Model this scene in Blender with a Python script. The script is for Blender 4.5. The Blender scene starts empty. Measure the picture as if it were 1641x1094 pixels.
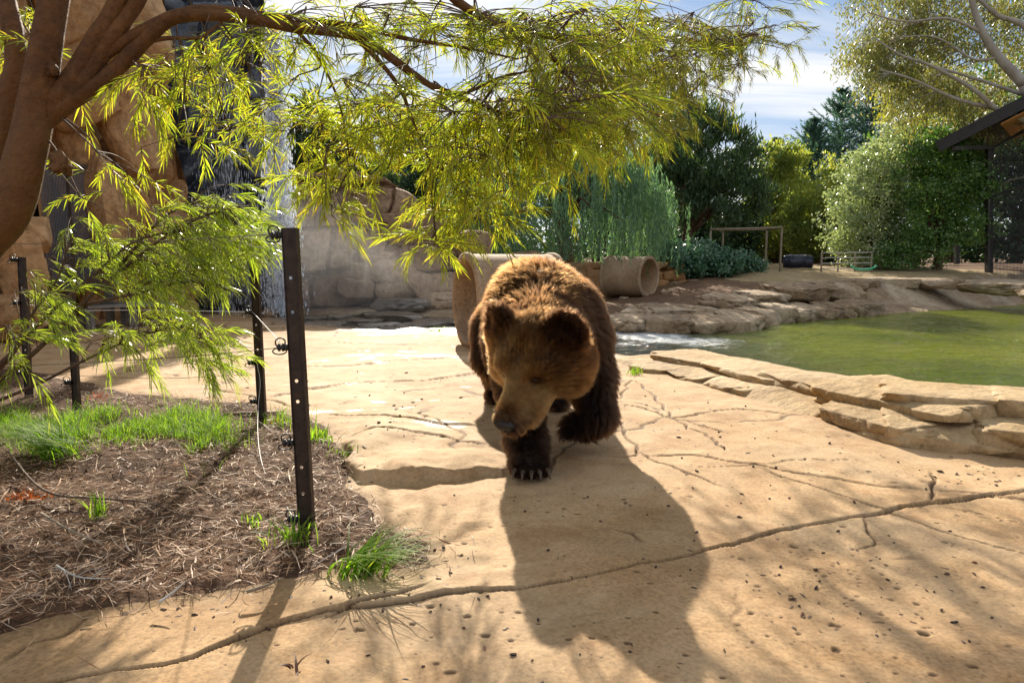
import bpy, math, random
import numpy as np
from mathutils import Vector, Matrix

random.seed(7)
RNG = np.random.default_rng(11)
R = math.radians
scene = bpy.context.scene
COL = scene.collection

# ------------------------------------------------------------------ camera
CAM_H, PITCH, FPX = 1.05, 6.6, 1094.0
cam_d = bpy.data.cameras.new('camera')
cam = bpy.data.objects.new('camera', cam_d)
COL.objects.link(cam)
cam.location = (0, 0, CAM_H)
cam.rotation_euler = (R(90 - PITCH), 0, 0)
cam_d.lens, cam_d.sensor_width = 24.0, 36.0
cam_d.clip_start, cam_d.clip_end = 0.05, 2500
scene.camera = cam

# ------------------------------------------------------------------ sun, sky, exposure
SUN_AZ, SUN_EL = 7.0, 29.0           # degrees to the left of +Y, above the horizon
sd = Vector((-math.sin(R(SUN_AZ)) * math.cos(R(SUN_EL)), math.cos(R(SUN_AZ)) * math.cos(R(SUN_EL)), math.sin(R(SUN_EL))))
sun_d = bpy.data.lights.new('sun', 'SUN')
sun_d.energy, sun_d.angle, sun_d.color = 5.0, R(0.55), (1.0, 0.90, 0.75)
sun = bpy.data.objects.new('sun', sun_d)
COL.objects.link(sun)
sun.rotation_euler = sd.to_track_quat('Z', 'Y').to_euler()
sun.location = (-3, 20, 30)

world = bpy.data.worlds.new('World')
scene.world = world
world.use_nodes = True
wn = world.node_tree
wn.nodes.clear()
def N(nt, typ, **kw):
    n = nt.nodes.new(typ)
    for k, v in kw.items():
        if k.startswith('i_'):
            key = k[2:]
            n.inputs[int(key) if key.isdigit() else key.replace('_', ' ')].default_value = v
        else:
            setattr(n, k, v)
    return n
def L(nt, a, b): nt.links.new(a, b)
w_out = N(wn, 'ShaderNodeOutputWorld')
w_bg = N(wn, 'ShaderNodeBackground', i_Strength=0.105)
w_sky = N(wn, 'ShaderNodeTexSky', sky_type='NISHITA', sun_disc=False, sun_elevation=R(SUN_EL), sun_rotation=R(-SUN_AZ),
          air_density=1.0, dust_density=0.3, ozone_density=2.0)
w_tc = N(wn, 'ShaderNodeTexCoord')
w_sep = N(wn, 'ShaderNodeSeparateXYZ'); L(wn, w_tc.outputs['Generated'], w_sep.inputs[0])
w_z = N(wn, 'ShaderNodeMath', operation='ADD', i_1=0.12); L(wn, w_sep.outputs[2], w_z.inputs[0])
w_zm = N(wn, 'ShaderNodeMath', operation='MAXIMUM', i_1=0.05); L(wn, w_z.outputs[0], w_zm.inputs[0])
w_dx = N(wn, 'ShaderNodeMath', operation='DIVIDE'); L(wn, w_sep.outputs[0], w_dx.inputs[0]); L(wn, w_zm.outputs[0], w_dx.inputs[1])
w_dy = N(wn, 'ShaderNodeMath', operation='DIVIDE'); L(wn, w_sep.outputs[1], w_dy.inputs[0]); L(wn, w_zm.outputs[0], w_dy.inputs[1])
w_c = N(wn, 'ShaderNodeCombineXYZ', i_Z=3.7); L(wn, w_dx.outputs[0], w_c.inputs[0]); L(wn, w_dy.outputs[0], w_c.inputs[1])
w_map = N(wn, 'ShaderNodeMapping'); w_map.inputs['Scale'].default_value = (0.5, 1.7, 1); w_map.inputs['Location'].default_value = (3.35, 4.42, 0)
L(wn, w_c.outputs[0], w_map.inputs[0])
w_n = N(wn, 'ShaderNodeTexNoise', i_Scale=1.0, i_Detail=7.0, i_Roughness=0.55, i_Distortion=0.5); L(wn, w_map.outputs[0], w_n.inputs['Vector'])
w_r = N(wn, 'ShaderNodeValToRGB'); L(wn, w_n.outputs[0], w_r.inputs[0])
w_r.color_ramp.elements[0].position, w_r.color_ramp.elements[1].position = 0.40, 0.58
w_r.color_ramp.elements[1].color = (0.92, 0.92, 0.92, 1)
w_mix = N(wn, 'ShaderNodeMix', data_type='RGBA'); w_mix.inputs[7].default_value = (5.3, 5.3, 5.3, 1)
# the photograph holds its bright sky back: compress the sky's range evenly, c / (1 + c / 5)
w_k = N(wn, 'ShaderNodeVectorMath', operation='MULTIPLY_ADD'); w_k.inputs[1].default_value = (0.30, 0.19, 0.115); w_k.inputs[2].default_value = (1, 1, 1); L(wn, w_sky.outputs[0], w_k.inputs[0])
w_q = N(wn, 'ShaderNodeVectorMath', operation='DIVIDE'); L(wn, w_sky.outputs[0], w_q.inputs[0]); L(wn, w_k.outputs[0], w_q.inputs[1])
L(wn, w_r.outputs[0], w_mix.inputs[0]); L(wn, w_q.outputs[0], w_mix.inputs[6])
L(wn, w_mix.outputs[2], w_bg.inputs[0]); L(wn, w_bg.outputs[0], w_out.inputs[0])

vs = scene.view_settings
vs.view_transform, vs.look, vs.gamma, vs.use_curve_mapping = 'Standard', 'None', 1.0, False
vs.exposure = 0.95
scene.render.engine = 'CYCLES'
cy = scene.cycles
cy.use_denoising = True
try: cy.denoiser = 'OPENIMAGEDENOISE'
except Exception: pass
cy.max_bounces, cy.diffuse_bounces, cy.glossy_bounces, cy.transmission_bounces, cy.transparent_max_bounces, cy.volume_bounces = 7, 4, 3, 4, 8, 1
cy.use_adaptive_sampling = True
cy.adaptive_threshold = 0.015
cy.sample_clamp_indirect = 6.0
cy.volume_step_rate = 2.0
scene.render.film_transparent = False

# ------------------------------------------------------------------ pixel <-> world helpers (photo is 1641 x 1094)
_cp, _sp = math.cos(R(PITCH)), math.sin(R(PITCH))
def ray(px, py):
    a, b = (px - 820.5) / FPX, (547.0 - py) / FPX
    return np.array([a, _cp + b * _sp, -_sp + b * _cp])
def PT(px, py, Y):                         # the point at distance Y along +Y
    d = ray(px, py); d = d * (Y / d[1])
    return np.array([d[0], d[1], d[2] + CAM_H])
def GR(px, py, z=0.0):                     # the point on the level z
    d = ray(px, py); d = d * ((z - CAM_H) / d[2])
    return np.array([d[0], d[1], z])

# ------------------------------------------------------------------ numpy noise
def _h(ix, iy, iz, s):
    n = (ix * 374761393 + iy * 668265263 + iz * 2147483647 + s * 1442695041) & 0xFFFFFFFF
    n = ((n ^ (n >> 13)) * 1274126177) & 0xFFFFFFFF
    return ((n ^ (n >> 16)) & 0xFFFFFF).astype(np.float32) / 16777215.0
def vnoise(x, y, z=None, s=0):
    x = np.asarray(x, dtype=np.float64); y = np.asarray(y, dtype=np.float64)
    z = np.zeros_like(x) if z is None else np.asarray(z, dtype=np.float64)
    ix, iy, iz = np.floor(x).astype(np.int64), np.floor(y).astype(np.int64), np.floor(z).astype(np.int64)
    fx, fy, fz = x - ix, y - iy, z - iz
    fx, fy, fz = fx * fx * (3 - 2 * fx), fy * fy * (3 - 2 * fy), fz * fz * (3 - 2 * fz)
    r = 0
    for dx in (0, 1):
        wx = fx if dx else 1 - fx
        for dy in (0, 1):
            wy = fy if dy else 1 - fy
            for dz in (0, 1):
                wz = fz if dz else 1 - fz
                r = r + wx * wy * wz * _h(ix + dx, iy + dy, iz + dz, s)
    return r * 2 - 1
def vnoise2(x, y, s=0):
    ix, iy = np.floor(x).astype(np.int64), np.floor(y).astype(np.int64)
    fx, fy = x - ix, y - iy
    fx, fy = fx * fx * (3 - 2 * fx), fy * fy * (3 - 2 * fy)
    z = np.zeros_like(ix)
    a, b = _h(ix, iy, z, s), _h(ix + 1, iy, z, s)
    c, d = _h(ix, iy + 1, z, s), _h(ix + 1, iy + 1, z, s)
    return ((a * (1 - fx) + b * fx) * (1 - fy) + (c * (1 - fx) + d * fx) * fy) * 2 - 1
def fbm2(x, y, o=4, s=0):
    r, a = 0, 1.0
    for i in range(o):
        r = r + a * vnoise2(x * 2**i + 17.3 * i, y * 2**i - 9.1 * i, s + i); a *= 0.5
    return r
def fbm3(p, o=4, s=0):
    r, a = 0, 1.0
    for i in range(o):
        r = r + a * vnoise(p[:, 0] * 2**i + 5.2 * i, p[:, 1] * 2**i + 1.3 * i, p[:, 2] * 2**i - 7.7 * i, s + i); a *= 0.5
    return r
def worley(p, s=0):
    """distance to the nearest and second nearest cell point, and the nearest cell's random value"""
    ip = np.floor(p).astype(np.int64)
    d1 = np.full(len(p), 9.0); d2 = np.full(len(p), 9.0); idv = np.zeros(len(p))
    for dx in (-1, 0, 1):
        for dy in (-1, 0, 1):
            for dz in (-1, 0, 1):
                c = ip + np.array([dx, dy, dz])
                q = np.stack([_h(c[:, 0], c[:, 1], c[:, 2], s), _h(c[:, 0], c[:, 1], c[:, 2], s + 1), _h(c[:, 0], c[:, 1], c[:, 2], s + 2)], 1)
                d = np.linalg.norm(c + 0.15 + 0.7 * q - p, axis=1)
                v = _h(c[:, 0], c[:, 1], c[:, 2], s + 3)
                near = d < d1
                d2 = np.where(near, d1, np.minimum(d2, d)); idv = np.where(near, v, idv); d1 = np.where(near, d, d1)
    return d1, d2, idv
def sstep(a, b, x):
    t = np.clip((x - a) / (b - a), 0, 1)
    return t * t * (3 - 2 * t)
def nrm(v):
    v = np.asarray(v, float)
    return v / np.maximum(np.linalg.norm(v, axis=-1, keepdims=True), 1e-9)

# ------------------------------------------------------------------ mesh and object helpers
def make_mesh(name, V, F, mat=None, smooth=True, attrs=None):
    """V (n,3); F a list of int arrays, each (m,k)"""
    if isinstance(F, np.ndarray): F = [F]
    F = [np.asarray(f, dtype=np.int32) for f in F if len(f)]
    me = bpy.data.meshes.new(name)
    V = np.asarray(V, dtype=np.float32)
    me.vertices.add(len(V)); me.vertices.foreach_set('co', V.ravel())
    loops = np.concatenate([f.ravel() for f in F])
    sizes = np.concatenate([np.full(len(f), f.shape[1], np.int32) for f in F])
    starts = np.concatenate([[0], np.cumsum(sizes)[:-1]]).astype(np.int32)
    me.loops.add(len(loops)); me.loops.foreach_set('vertex_index', loops)
    me.polygons.add(len(sizes)); me.polygons.foreach_set('loop_start', starts)
    me.polygons.foreach_set('use_smooth', np.full(len(sizes), bool(smooth)))
    me.update(calc_edges=True)
    if attrs:
        for k, v in attrs.items():
            v = np.asarray(v, dtype=np.float32)
            if v.ndim == 1:
                me.attributes.new(k, 'FLOAT', 'POINT').data.foreach_set('value', v)
            else:
                me.attributes.new(k, 'FLOAT_COLOR', 'POINT').data.foreach_set('color', np.concatenate([v, np.ones((len(v), 1), np.float32)], 1).ravel())
    if mat: me.materials.append(mat)
    return me
def link(name, data, parent=None, loc=None):
    o = bpy.data.objects.new(name, data)
    COL.objects.link(o)
    if parent is not None: o.parent = parent
    if loc is not None: o.location = loc
    return o
def tag(o, label=None, cat=None, group=None, kind=None):
    if label: o['label'] = label
    if cat: o['category'] = cat
    if group: o['group'] = group
    if kind: o['kind'] = kind
    return o
def thing(name, label, cat, loc=(0, 0, 0), group=None, rz=0.0):
    o = link(name, None, None, tuple(float(c) for c in loc))
    o.rotation_euler = (0, 0, rz)
    o.empty_display_size = 0.1
    return tag(o, label, cat, group)
def part(name, V, F, mat, parent, smooth=True, attrs=None, kind=None):
    """a child of a thing; V is in world axes and is stored relative to the parent's place"""
    V = np.asarray(V, float)
    p = parent; off = np.zeros(3)
    while p is not None:
        off = off + np.array(p.location); p = p.parent
    o = link(name, make_mesh(name, V - off, F, mat, smooth, attrs), parent)
    if kind: o['kind'] = kind
    return o
def solo(name, V, F, mat, label, cat, group=None, kind=None, smooth=True, attrs=None, loc=None):
    V = np.asarray(V, float)
    loc = np.array([V[:, 0].mean(), V[:, 1].mean(), V[:, 2].min()]) if loc is None else np.asarray(loc, float)
    o = link(name, make_mesh(name, V - loc, F, mat, smooth, attrs), None, tuple(loc))
    return tag(o, label, cat, group, kind)

class MB:
    """collects pieces into one mesh"""
    def __init__(s): s.V = []; s.Q = []; s.T = []; s.n = 0
    def add(s, V, Q=None, T=None):
        V = np.asarray(V, float)
        if Q is not None and len(Q): s.Q.append(np.asarray(Q, int) + s.n)
        if T is not None and len(T): s.T.append(np.asarray(T, int) + s.n)
        s.V.append(V); s.n += len(V)
    def data(s):
        F = []
        if s.Q: F.append(np.concatenate(s.Q))
        if s.T: F.append(np.concatenate(s.T))
        return np.concatenate(s.V), F
    def box(s, c, size, M=None):
        h = np.array(size) / 2.0
        v = np.array([[x, y, z] for x in (-1, 1) for y in (-1, 1) for z in (-1, 1)], float) * h
        if M is not None: v = v @ np.asarray(M).T
        s.add(v + np.array(c), [[0, 1, 3, 2], [4, 6, 7, 5], [0, 4, 5, 1], [2, 3, 7, 6], [0, 2, 6, 4], [1, 5, 7, 3]])
    def bar(s, a, b, w, h=None):
        """a box beam from a to b"""
        a, b = np.array(a, float), np.array(b, float); h = h or w
        d = nrm(b - a); up = np.array([0, 0, 1.0]) if abs(d[2]) < 0.95 else np.array([0, 1.0, 0])
        x = nrm(np.cross(d, up)); y = np.cross(x, d)
        s.box((a + b) / 2, (w, h, np.linalg.norm(b - a)), np.stack([x, y, d], 1))
    def tube(s, P, rad, k=8, cap=True, flat=None):
        P = np.asarray(P, float); m = len(P)
        rad = np.full(m, rad, float) if np.isscalar(rad) else np.asarray(rad, float)
        T = nrm(np.gradient(P, axis=0))
        up = np.array([0, 0, 1.0]) if abs(T[0, 2]) < 0.9 else np.array([1.0, 0, 0])
        u = nrm(np.cross(T[0], up)); V = []
        ang = np.arange(k) * 2 * math.pi / k
        for i in range(m):
            u = nrm(u - T[i] * np.dot(u, T[i])); w = np.cross(T[i], u)
            V.append(P[i] + rad[i] * (np.cos(ang)[:, None] * u + np.sin(ang)[:, None] * w))
        V = np.concatenate(V)
        j = np.arange(k); j2 = (j + 1) % k
        Q = np.concatenate([np.stack([i * k + j, i * k + j2, (i + 1) * k + j2, (i + 1) * k + j], 1) for i in range(m - 1)])
        Tr = []
        if cap:
            V = np.concatenate([V, P[:1], P[-1:]])
            Tr = np.concatenate([np.stack([np.full(k, m * k), j2, j], 1), np.stack([np.full(k, m * k + 1), (m - 1) * k + j, (m - 1) * k + j2], 1)])
        s.add(V, Q, Tr)
    def lathe(s, prof, M=None, c=(0, 0, 0), k=24):
        """prof: list of (radius, height) turned about z"""
        prof = np.array(prof, float); m = len(prof); ang = np.arange(k) * 2 * math.pi / k
        V = np.concatenate([np.stack([r * np.cos(ang), r * np.sin(ang), np.full(k, h)], 1) for r, h in prof])
        if M is not None: V = V @ np.asarray(M).T
        j = np.arange(k); j2 = (j + 1) % k
        Q = np.concatenate([np.stack([i * k + j, i * k + j2, (i + 1) * k + j2, (i + 1) * k + j], 1) for i in range(m - 1)])
        s.add(V + np.array(c), Q)
def smooth_path(P, n=8):
    """Catmull-Rom through the rows of P (any width)"""
    P = np.asarray(P, float)
    Q = np.concatenate([2 * P[:1] - P[1:2], P, 2 * P[-1:] - P[-2:-1]])
    out = []
    for i in range(1, len(Q) - 2):
        t = np.linspace(0, 1, n, endpoint=False)[:, None]
        a, b, c, d = Q[i - 1], Q[i], Q[i + 1], Q[i + 2]
        out.append(0.5 * (2 * b + (c - a) * t + (2 * a - 5 * b + 4 * c - d) * t**2 + (3 * b - a - 3 * c + d) * t**3))
    out.append(P[-1:])
    return np.concatenate(out)
def grid_faces(nu, nv, wrap=False):
    i, j = np.meshgrid(np.arange(nu if wrap else nu - 1), np.arange(nv - 1), indexing='ij')
    i2 = (i + 1) % nu
    return np.stack([i * nv + j, i2 * nv + j, i2 * nv + j + 1, i * nv + j + 1], -1).reshape(-1, 4)
def seg_dist(x, y, P):
    """distance of points to an open polyline P (k,2) and the signed side of the nearest segment"""
    best = np.full(x.shape, 1e9, np.float32); side = np.zeros(x.shape, np.float32); along = np.zeros(x.shape, np.float32); acc = 0.0
    for a, b in zip(P[:-1], P[1:]):
        d = b - a; l2 = max(float(d @ d), 1e-9)
        t = np.clip(((x - a[0]) * d[0] + (y - a[1]) * d[1]) / l2, 0, 1)
        ex, ey = x - a[0] - t * d[0], y - a[1] - t * d[1]
        e = np.sqrt(ex * ex + ey * ey); m = e < best
        best = np.where(m, e, best); side = np.where(m, np.sign(d[0] * ey - d[1] * ex), side)
        along = np.where(m, acc + t * math.sqrt(l2), along); acc += math.sqrt(l2)
    return best, side, along
def in_poly(x, y, P):
    r = np.zeros(x.shape, bool); n = len(P)
    for i in range(n):
        x1, y1 = P[i]; x2, y2 = P[(i + 1) % n]
        if y1 == y2: continue
        c = ((y1 > y) != (y2 > y)) & (x < (x2 - x1) * (y - y1) / (y2 - y1) + x1)
        r ^= c
    return r
def sd_poly(x, y, P):
    P = np.asarray(P, float)
    d, _, _ = seg_dist(x, y, np.concatenate([P, P[:1]]))
    return np.where(in_poly(x, y, P), -d, d)
def surface_nets(F, origin, h):
    """a mesh of the zero level of grid F (inside is negative)"""
    s = F < 0; nx, ny, nz = F.shape
    acc = np.zeros((nx - 1, ny - 1, nz - 1, 3), np.float32); cnt = np.zeros((nx - 1, ny - 1, nz - 1), np.float32)
    def sl(o, ax): return slice(o, o + F.shape[ax] - 1)
    for ax in range(3):
        o1, o2 = [a for a in range(3) if a != ax]
        for p in (0, 1):
            for q in (0, 1):
                o = [0, 0, 0]; o[o1] = p; o[o2] = q
                A = tuple(sl(o[a], a) for a in range(3)); o[ax] = 1
                B = tuple(sl(o[a], a) for a in range(3)); o[ax] = 0
                fa, fb = F[A], F[B]; m = (s[A] != s[B])
                t = np.where(m, fa / np.where(m, fa - fb, 1), 0)
                pos = np.zeros(acc.shape, np.float32)
                pos[..., o1] = p; pos[..., o2] = q; pos[..., ax] = t
                acc += pos * m[..., None]; cnt += m
    act = cnt > 0
    idx = np.full(act.shape, -1, np.int64); idx[act] = np.arange(act.sum())
    base = np.stack(np.nonzero(act), 1)
    V = (base + acc[act] / cnt[act][:, None]) * h + np.array(origin)
    Q = []
    for ax in range(3):
        o1, o2 = [(1, 2), (2, 0), (0, 1)][ax]
        lo = [slice(None)] * 3; hi = [slice(None)] * 3
        lo[ax] = slice(0, F.shape[ax] - 1); hi[ax] = slice(1, F.shape[ax])
        for a in (o1, o2):
            lo[a] = slice(1, F.shape[a] - 1); hi[a] = slice(1, F.shape[a] - 1)
        sa, sb = s[tuple(lo)], s[tuple(hi)]
        for flip, m in ((False, sa & ~sb), (True, ~sa & sb)):
            e = np.stack(np.nonzero(m), 1)
            e[:, o1] += 1; e[:, o2] += 1
            if not len(e): continue
            def cell(d1, d2):
                c = e.copy(); c[:, o1] += d1; c[:, o2] += d2
                return idx[c[:, 0], c[:, 1], c[:, 2]]
            q = np.stack([cell(-1, -1), cell(0, -1), cell(0, 0), cell(-1, 0)], 1)
            Q.append(q[:, ::-1] if flip else q)
    return V, np.concatenate(Q)

# ------------------------------------------------------------------ materials
def new_mat(name):
    m = bpy.data.materials.new(name); m.use_nodes = True
    nt = m.node_tree; nt.nodes.clear()
    out = N(nt, 'ShaderNodeOutputMaterial')
    return m, nt, out
def c4(c): return (c[0], c[1], c[2], 1.0)
def ramp(nt, src, stops):
    r = N(nt, 'ShaderNodeValToRGB'); L(nt, src, r.inputs[0])
    el = r.color_ramp.elements
    while len(el) < len(stops): el.new(0.5)
    for e, (p, c) in zip(el, stops):
        e.position = p; e.color = c4(c) if not np.isscalar(c) else (c, c, c, 1)
    return r
def mix_col(nt, fac, a, b, mode='MIX'):
    m = N(nt, 'ShaderNodeMix', data_type='RGBA', blend_type=mode)
    for sock, v in ((m.inputs[0], fac), (m.inputs[6], a), (m.inputs[7], b)):
        if hasattr(v, 'is_output'): L(nt, v, sock)
        elif np.isscalar(v): sock.default_value = v
        else: sock.default_value = c4(v)
    return m.outputs[2]
def tex_noise(nt, vec, scale, detail=5, rough=0.55, dist=0.0):
    n = N(nt, 'ShaderNodeTexNoise', i_Scale=scale, i_Detail=detail, i_Roughness=rough, i_Distortion=dist)
    L(nt, vec, n.inputs['Vector']); return n.outputs[0]
def bump(nt, h, strength, dist, prev=None):
    b = N(nt, 'ShaderNodeBump', i_Strength=strength, i_Distance=dist); L(nt, h, b.inputs['Height'])
    if prev is not None: L(nt, prev, b.inputs['Normal'])
    return b.outputs[0]
def mat_stone(name, c_dark, c_mid, c_lite, scale=1.5, rough=0.85, b=0.4, dist=0.02, fine=40.0, dirt=None, spec=0.3, wet=None, stain=None):
    m, nt, out = new_mat(name)
    p = N(nt, 'ShaderNodeBsdfPrincipled', i_Roughness=rough)
    p.inputs['Specular IOR Level'].default_value = spec
    geo = N(nt, 'ShaderNodeNewGeometry').outputs['Position']
    n1 = tex_noise(nt, geo, scale, 7, 0.62, 0.3); n2 = tex_noise(nt, geo, fine, 5, 0.65)
    n3 = tex_noise(nt, geo, scale * 5.3, 6, 0.6)
    col = ramp(nt, n1, [(0.3, c_dark), (0.5, c_mid), (0.7, c_lite)]).outputs[0]
    col = mix_col(nt, 0.35, col, ramp(nt, n3, [(0.3, c_dark), (0.72, c_lite)]).outputs[0])
    col = mix_col(nt, 0.7, col, ramp(nt, n2, [(0.34, 0.5), (0.58, 1.08)]).outputs[0], 'MULTIPLY')
    if stain is not None:
        n4 = tex_noise(nt, geo, 0.55, 8, 0.68, 1.2); n5 = tex_noise(nt, geo, 3.2, 8, 0.7, 0.8)
        col = mix_col(nt, ramp(nt, n4, [(0.44, 0.0), (0.62, 0.6)]).outputs[0], col, stain[0])
        col = mix_col(nt, ramp(nt, n5, [(0.50, 0.0), (0.66, 0.55)]).outputs[0], col, stain[1])
        vo = N(nt, 'ShaderNodeTexVoronoi', i_Scale=26.0); L(nt, geo, vo.inputs['Vector']); vc = ramp(nt, vo.outputs['Distance'], [(0.06, 0.45), (0.17, 1.0)]).outputs[0]
        gate = ramp(nt, tex_noise(nt, geo, 1.3, 4), [(0.46, 0.0), (0.60, 1.0)]).outputs[0]
        col = mix_col(nt, gate, col, mix_col(nt, 1.0, col, vc, 'MULTIPLY'))
    if dirt is not None:
        a = N(nt, 'ShaderNodeAttribute', attribute_name='dirt').outputs['Fac']
        col = mix_col(nt, a, col, dirt)
    L(nt, col, p.inputs['Base Color'])
    if wet is not None:
        a = N(nt, 'ShaderNodeAttribute', attribute_name='wet').outputs['Fac']
        rr = ramp(nt, a, [(0.0, rough), (1.0, wet)]).outputs[0]; L(nt, rr, p.inputs['Roughness'])
        L(nt, mix_col(nt, a, col, mix_col(nt, 1.0, col, (0.55, 0.52, 0.5), 'MULTIPLY')), p.inputs['Base Color'])
    nb = bump(nt, n3, b, dist); nb = bump(nt, n2, b * 0.8, dist * 0.3, nb)
    L(nt, nb, p.inputs['Normal']); L(nt, p.outputs[0], out.inputs[0])
    return m
def mat_leaf(name, cols, trans=0.5, tcol=(1.35, 1.5, 0.55), rough=0.45, spec=0.35, obj_rand=0.0, noise_scale=0.0, ncols=None):
    m, nt, out = new_mat(name)
    g = N(nt, 'ShaderNodeNewGeometry')
    k = len(cols)
    col = ramp(nt, g.outputs['Random Per Island'], [(i / max(k - 1, 1), c) for i, c in enumerate(cols)]).outputs[0]
    if noise_scale:
        n = tex_noise(nt, g.outputs['Position'], noise_scale, 3)
        col = mix_col(nt, ramp(nt, n, [(0.4, 0.0), (0.62, 0.8)]).outputs[0], col, ncols)
    if obj_rand:
        oi = N(nt, 'ShaderNodeObjectInfo').outputs['Random']
        col = mix_col(nt, 1.0, col, ramp(nt, oi, [(0.0, 1 - obj_rand), (1.0, 1 + obj_rand)]).outputs[0], 'MULTIPLY')
    p = N(nt, 'ShaderNodeBsdfPrincipled', i_Roughness=rough); p.inputs['Specular IOR Level'].default_value = spec
    L(nt, col, p.inputs['Base Color'])
    t = N(nt, 'ShaderNodeBsdfTranslucent'); L(nt, mix_col(nt, 1.0, col, tcol, 'MULTIPLY'), t.inputs[0])
    mx = N(nt, 'ShaderNodeMixShader', i_0=trans)
    L(nt, p.outputs[0], mx.inputs[1]); L(nt, t.outputs[0], mx.inputs[2]); L(nt, mx.outputs[0], out.inputs[0])
    return m
def mat_plain(name, c1, c2=None, scale=12.0, rough=0.6, metal=0.0, spec=0.4, b=0.15, dist=0.01, stretch=None):
    m, nt, out = new_mat(name)
    p = N(nt, 'ShaderNodeBsdfPrincipled', i_Roughness=rough, i_Metallic=metal); p.inputs['Specular IOR Level'].default_value = spec
    v = N(nt, 'ShaderNodeTexCoord').outputs['Object']
    if stretch is not None:
        mp = N(nt, 'ShaderNodeMapping'); mp.inputs['Scale'].default_value = stretch; L(nt, v, mp.inputs[0]); v = mp.outputs[0]
    n = tex_noise(nt, v, scale, 6, 0.62)
    L(nt, ramp(nt, n, [(0.32, c1), (0.68, c2 or c1)]).outputs[0], p.inputs['Base Color'])
    L(nt, bump(nt, n, b, dist), p.inputs['Normal']); L(nt, p.outputs[0], out.inputs[0])
    return m
# ------------------------------------------------------------------ materials in use
M_PAVE = mat_stone('sandstone_pavement', (0.33, 0.185, 0.075), (0.46, 0.29, 0.14), (0.55, 0.385, 0.22), 0.9, 0.82, 0.6, 0.014, 70.0, dirt=(0.085, 0.045, 0.02), spec=0.25, wet=0.30, stain=((0.57, 0.415, 0.255), (0.25, 0.13, 0.05)))
M_BORDER = mat_stone('sandstone_border', (0.20, 0.115, 0.04), (0.42, 0.27, 0.115), (0.55, 0.395, 0.20), 2.2, 0.8, 0.8, 0.03, 40.0, stain=((0.57, 0.43, 0.26), (0.16, 0.095, 0.04)))
M_BANK = mat_stone('bank_stone', (0.15, 0.095, 0.05), (0.30, 0.205, 0.12), (0.46, 0.34, 0.21), 1.2, 0.85, 0.8, 0.05, 14.0, stain=((0.55, 0.45, 0.32), (0.13, 0.09, 0.055)))
M_DIRT = mat_stone('red_dirt', (0.075, 0.036, 0.018), (0.15, 0.08, 0.042), (0.27, 0.17, 0.09), 0.6, 0.95, 0.8, 0.05, 14.0)
M_SAND = mat_stone('sandy_ground', (0.24, 0.17, 0.08), (0.36, 0.26, 0.13), (0.46, 0.35, 0.2), 0.5, 0.95, 0.6, 0.04, 12.0)
M_SOIL = mat_stone('bed_soil', (0.04, 0.02, 0.01), (0.10, 0.05, 0.024), (0.18, 0.10, 0.055), 6.0, 0.95, 1.0, 0.02, 90.0)
M_CLIFF = mat_stone('orange_sandstone', (0.26, 0.115, 0.035), (0.48, 0.25, 0.095), (0.62, 0.38, 0.18), 0.9, 0.85, 0.9, 0.08, 9.0, stain=((0.62, 0.42, 0.24), (0.17, 0.075, 0.03)))
M_WALL = mat_stone('grey_brown_rock', (0.15, 0.09, 0.05), (0.33, 0.215, 0.125), (0.52, 0.37, 0.235), 0.9, 0.85, 0.9, 0.05, 10.0)
M_WETROCK = mat_stone('wet_dark_rock', (0.02, 0.025, 0.037), (0.05, 0.058, 0.078), (0.11, 0.115, 0.13), 0.9, 0.28, 0.5, 0.03, 10.0, spec=0.6)
M_WETSLAB = mat_stone('wet_slab', (0.10, 0.08, 0.06), (0.20, 0.165, 0.13), (0.32, 0.27, 0.21), 1.6, 0.22, 0.5, 0.02, 18.0, spec=0.5)

# ------------------------------------------------------------------ plan of the place
G2 = lambda px, py, z=0.0: GR(px, py, z)[:2]
BORDER = np.array([G2(2300, 800), G2(1950, 765), G2(1641, 732), G2(1560, 727), G2(1430, 710), G2(1300, 670), G2(1180, 631), G2(1090, 604), G2(1020, 592), G2(975, 578)])
BORDER_S = smooth_path(BORDER, 8)
_t = nrm(np.gradient(BORDER_S, axis=0)); BORDER_N = np.stack([_t[:, 1], -_t[:, 0]], 1)     # towards the pool
near_shore = (BORDER_S + BORDER_N * 0.8)
WATER_Z = -0.15
far_shore = np.array([GR(px, py, WATER_Z)[:2] for px, py in ((820, 528), (900, 528), (985, 530), (1060, 533), (1130, 532), (1190, 528), (1235, 517), (1330, 509), (1400, 504), (1500, 497), (1641, 488), (1850, 480))] + [(30, 19), (34, 10), (28, 2), (12, 0.5)])
stream_near = np.array([G2(940, 553), G2(860, 538), G2(735, 527), G2(600, 524), G2(480, 517)])
stream_far = np.array([G2(455, 499), G2(560, 500), G2(650, 502), G2(730, 505), G2(820, 511)])
POOL = np.concatenate([near_shore[::1], stream_near, stream_far, far_shore])
bed_px = [(-500, 1240), (-200, 1085), (0, 1018), (130, 985), (280, 948), (430, 934), (540, 912), (640, 918), (695, 905), (688, 872), (600, 838), (556, 790), (552, 735), (505, 675), (420, 660), (385, 645), (200, 632), (100, 606), (0, 590), (-400, 560)]
BED = np.array([G2(*p) for p in bed_px])
BED = np.concatenate([BED, [(-9, 7.2), (-12, 3), (-9, 1)]])

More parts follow.
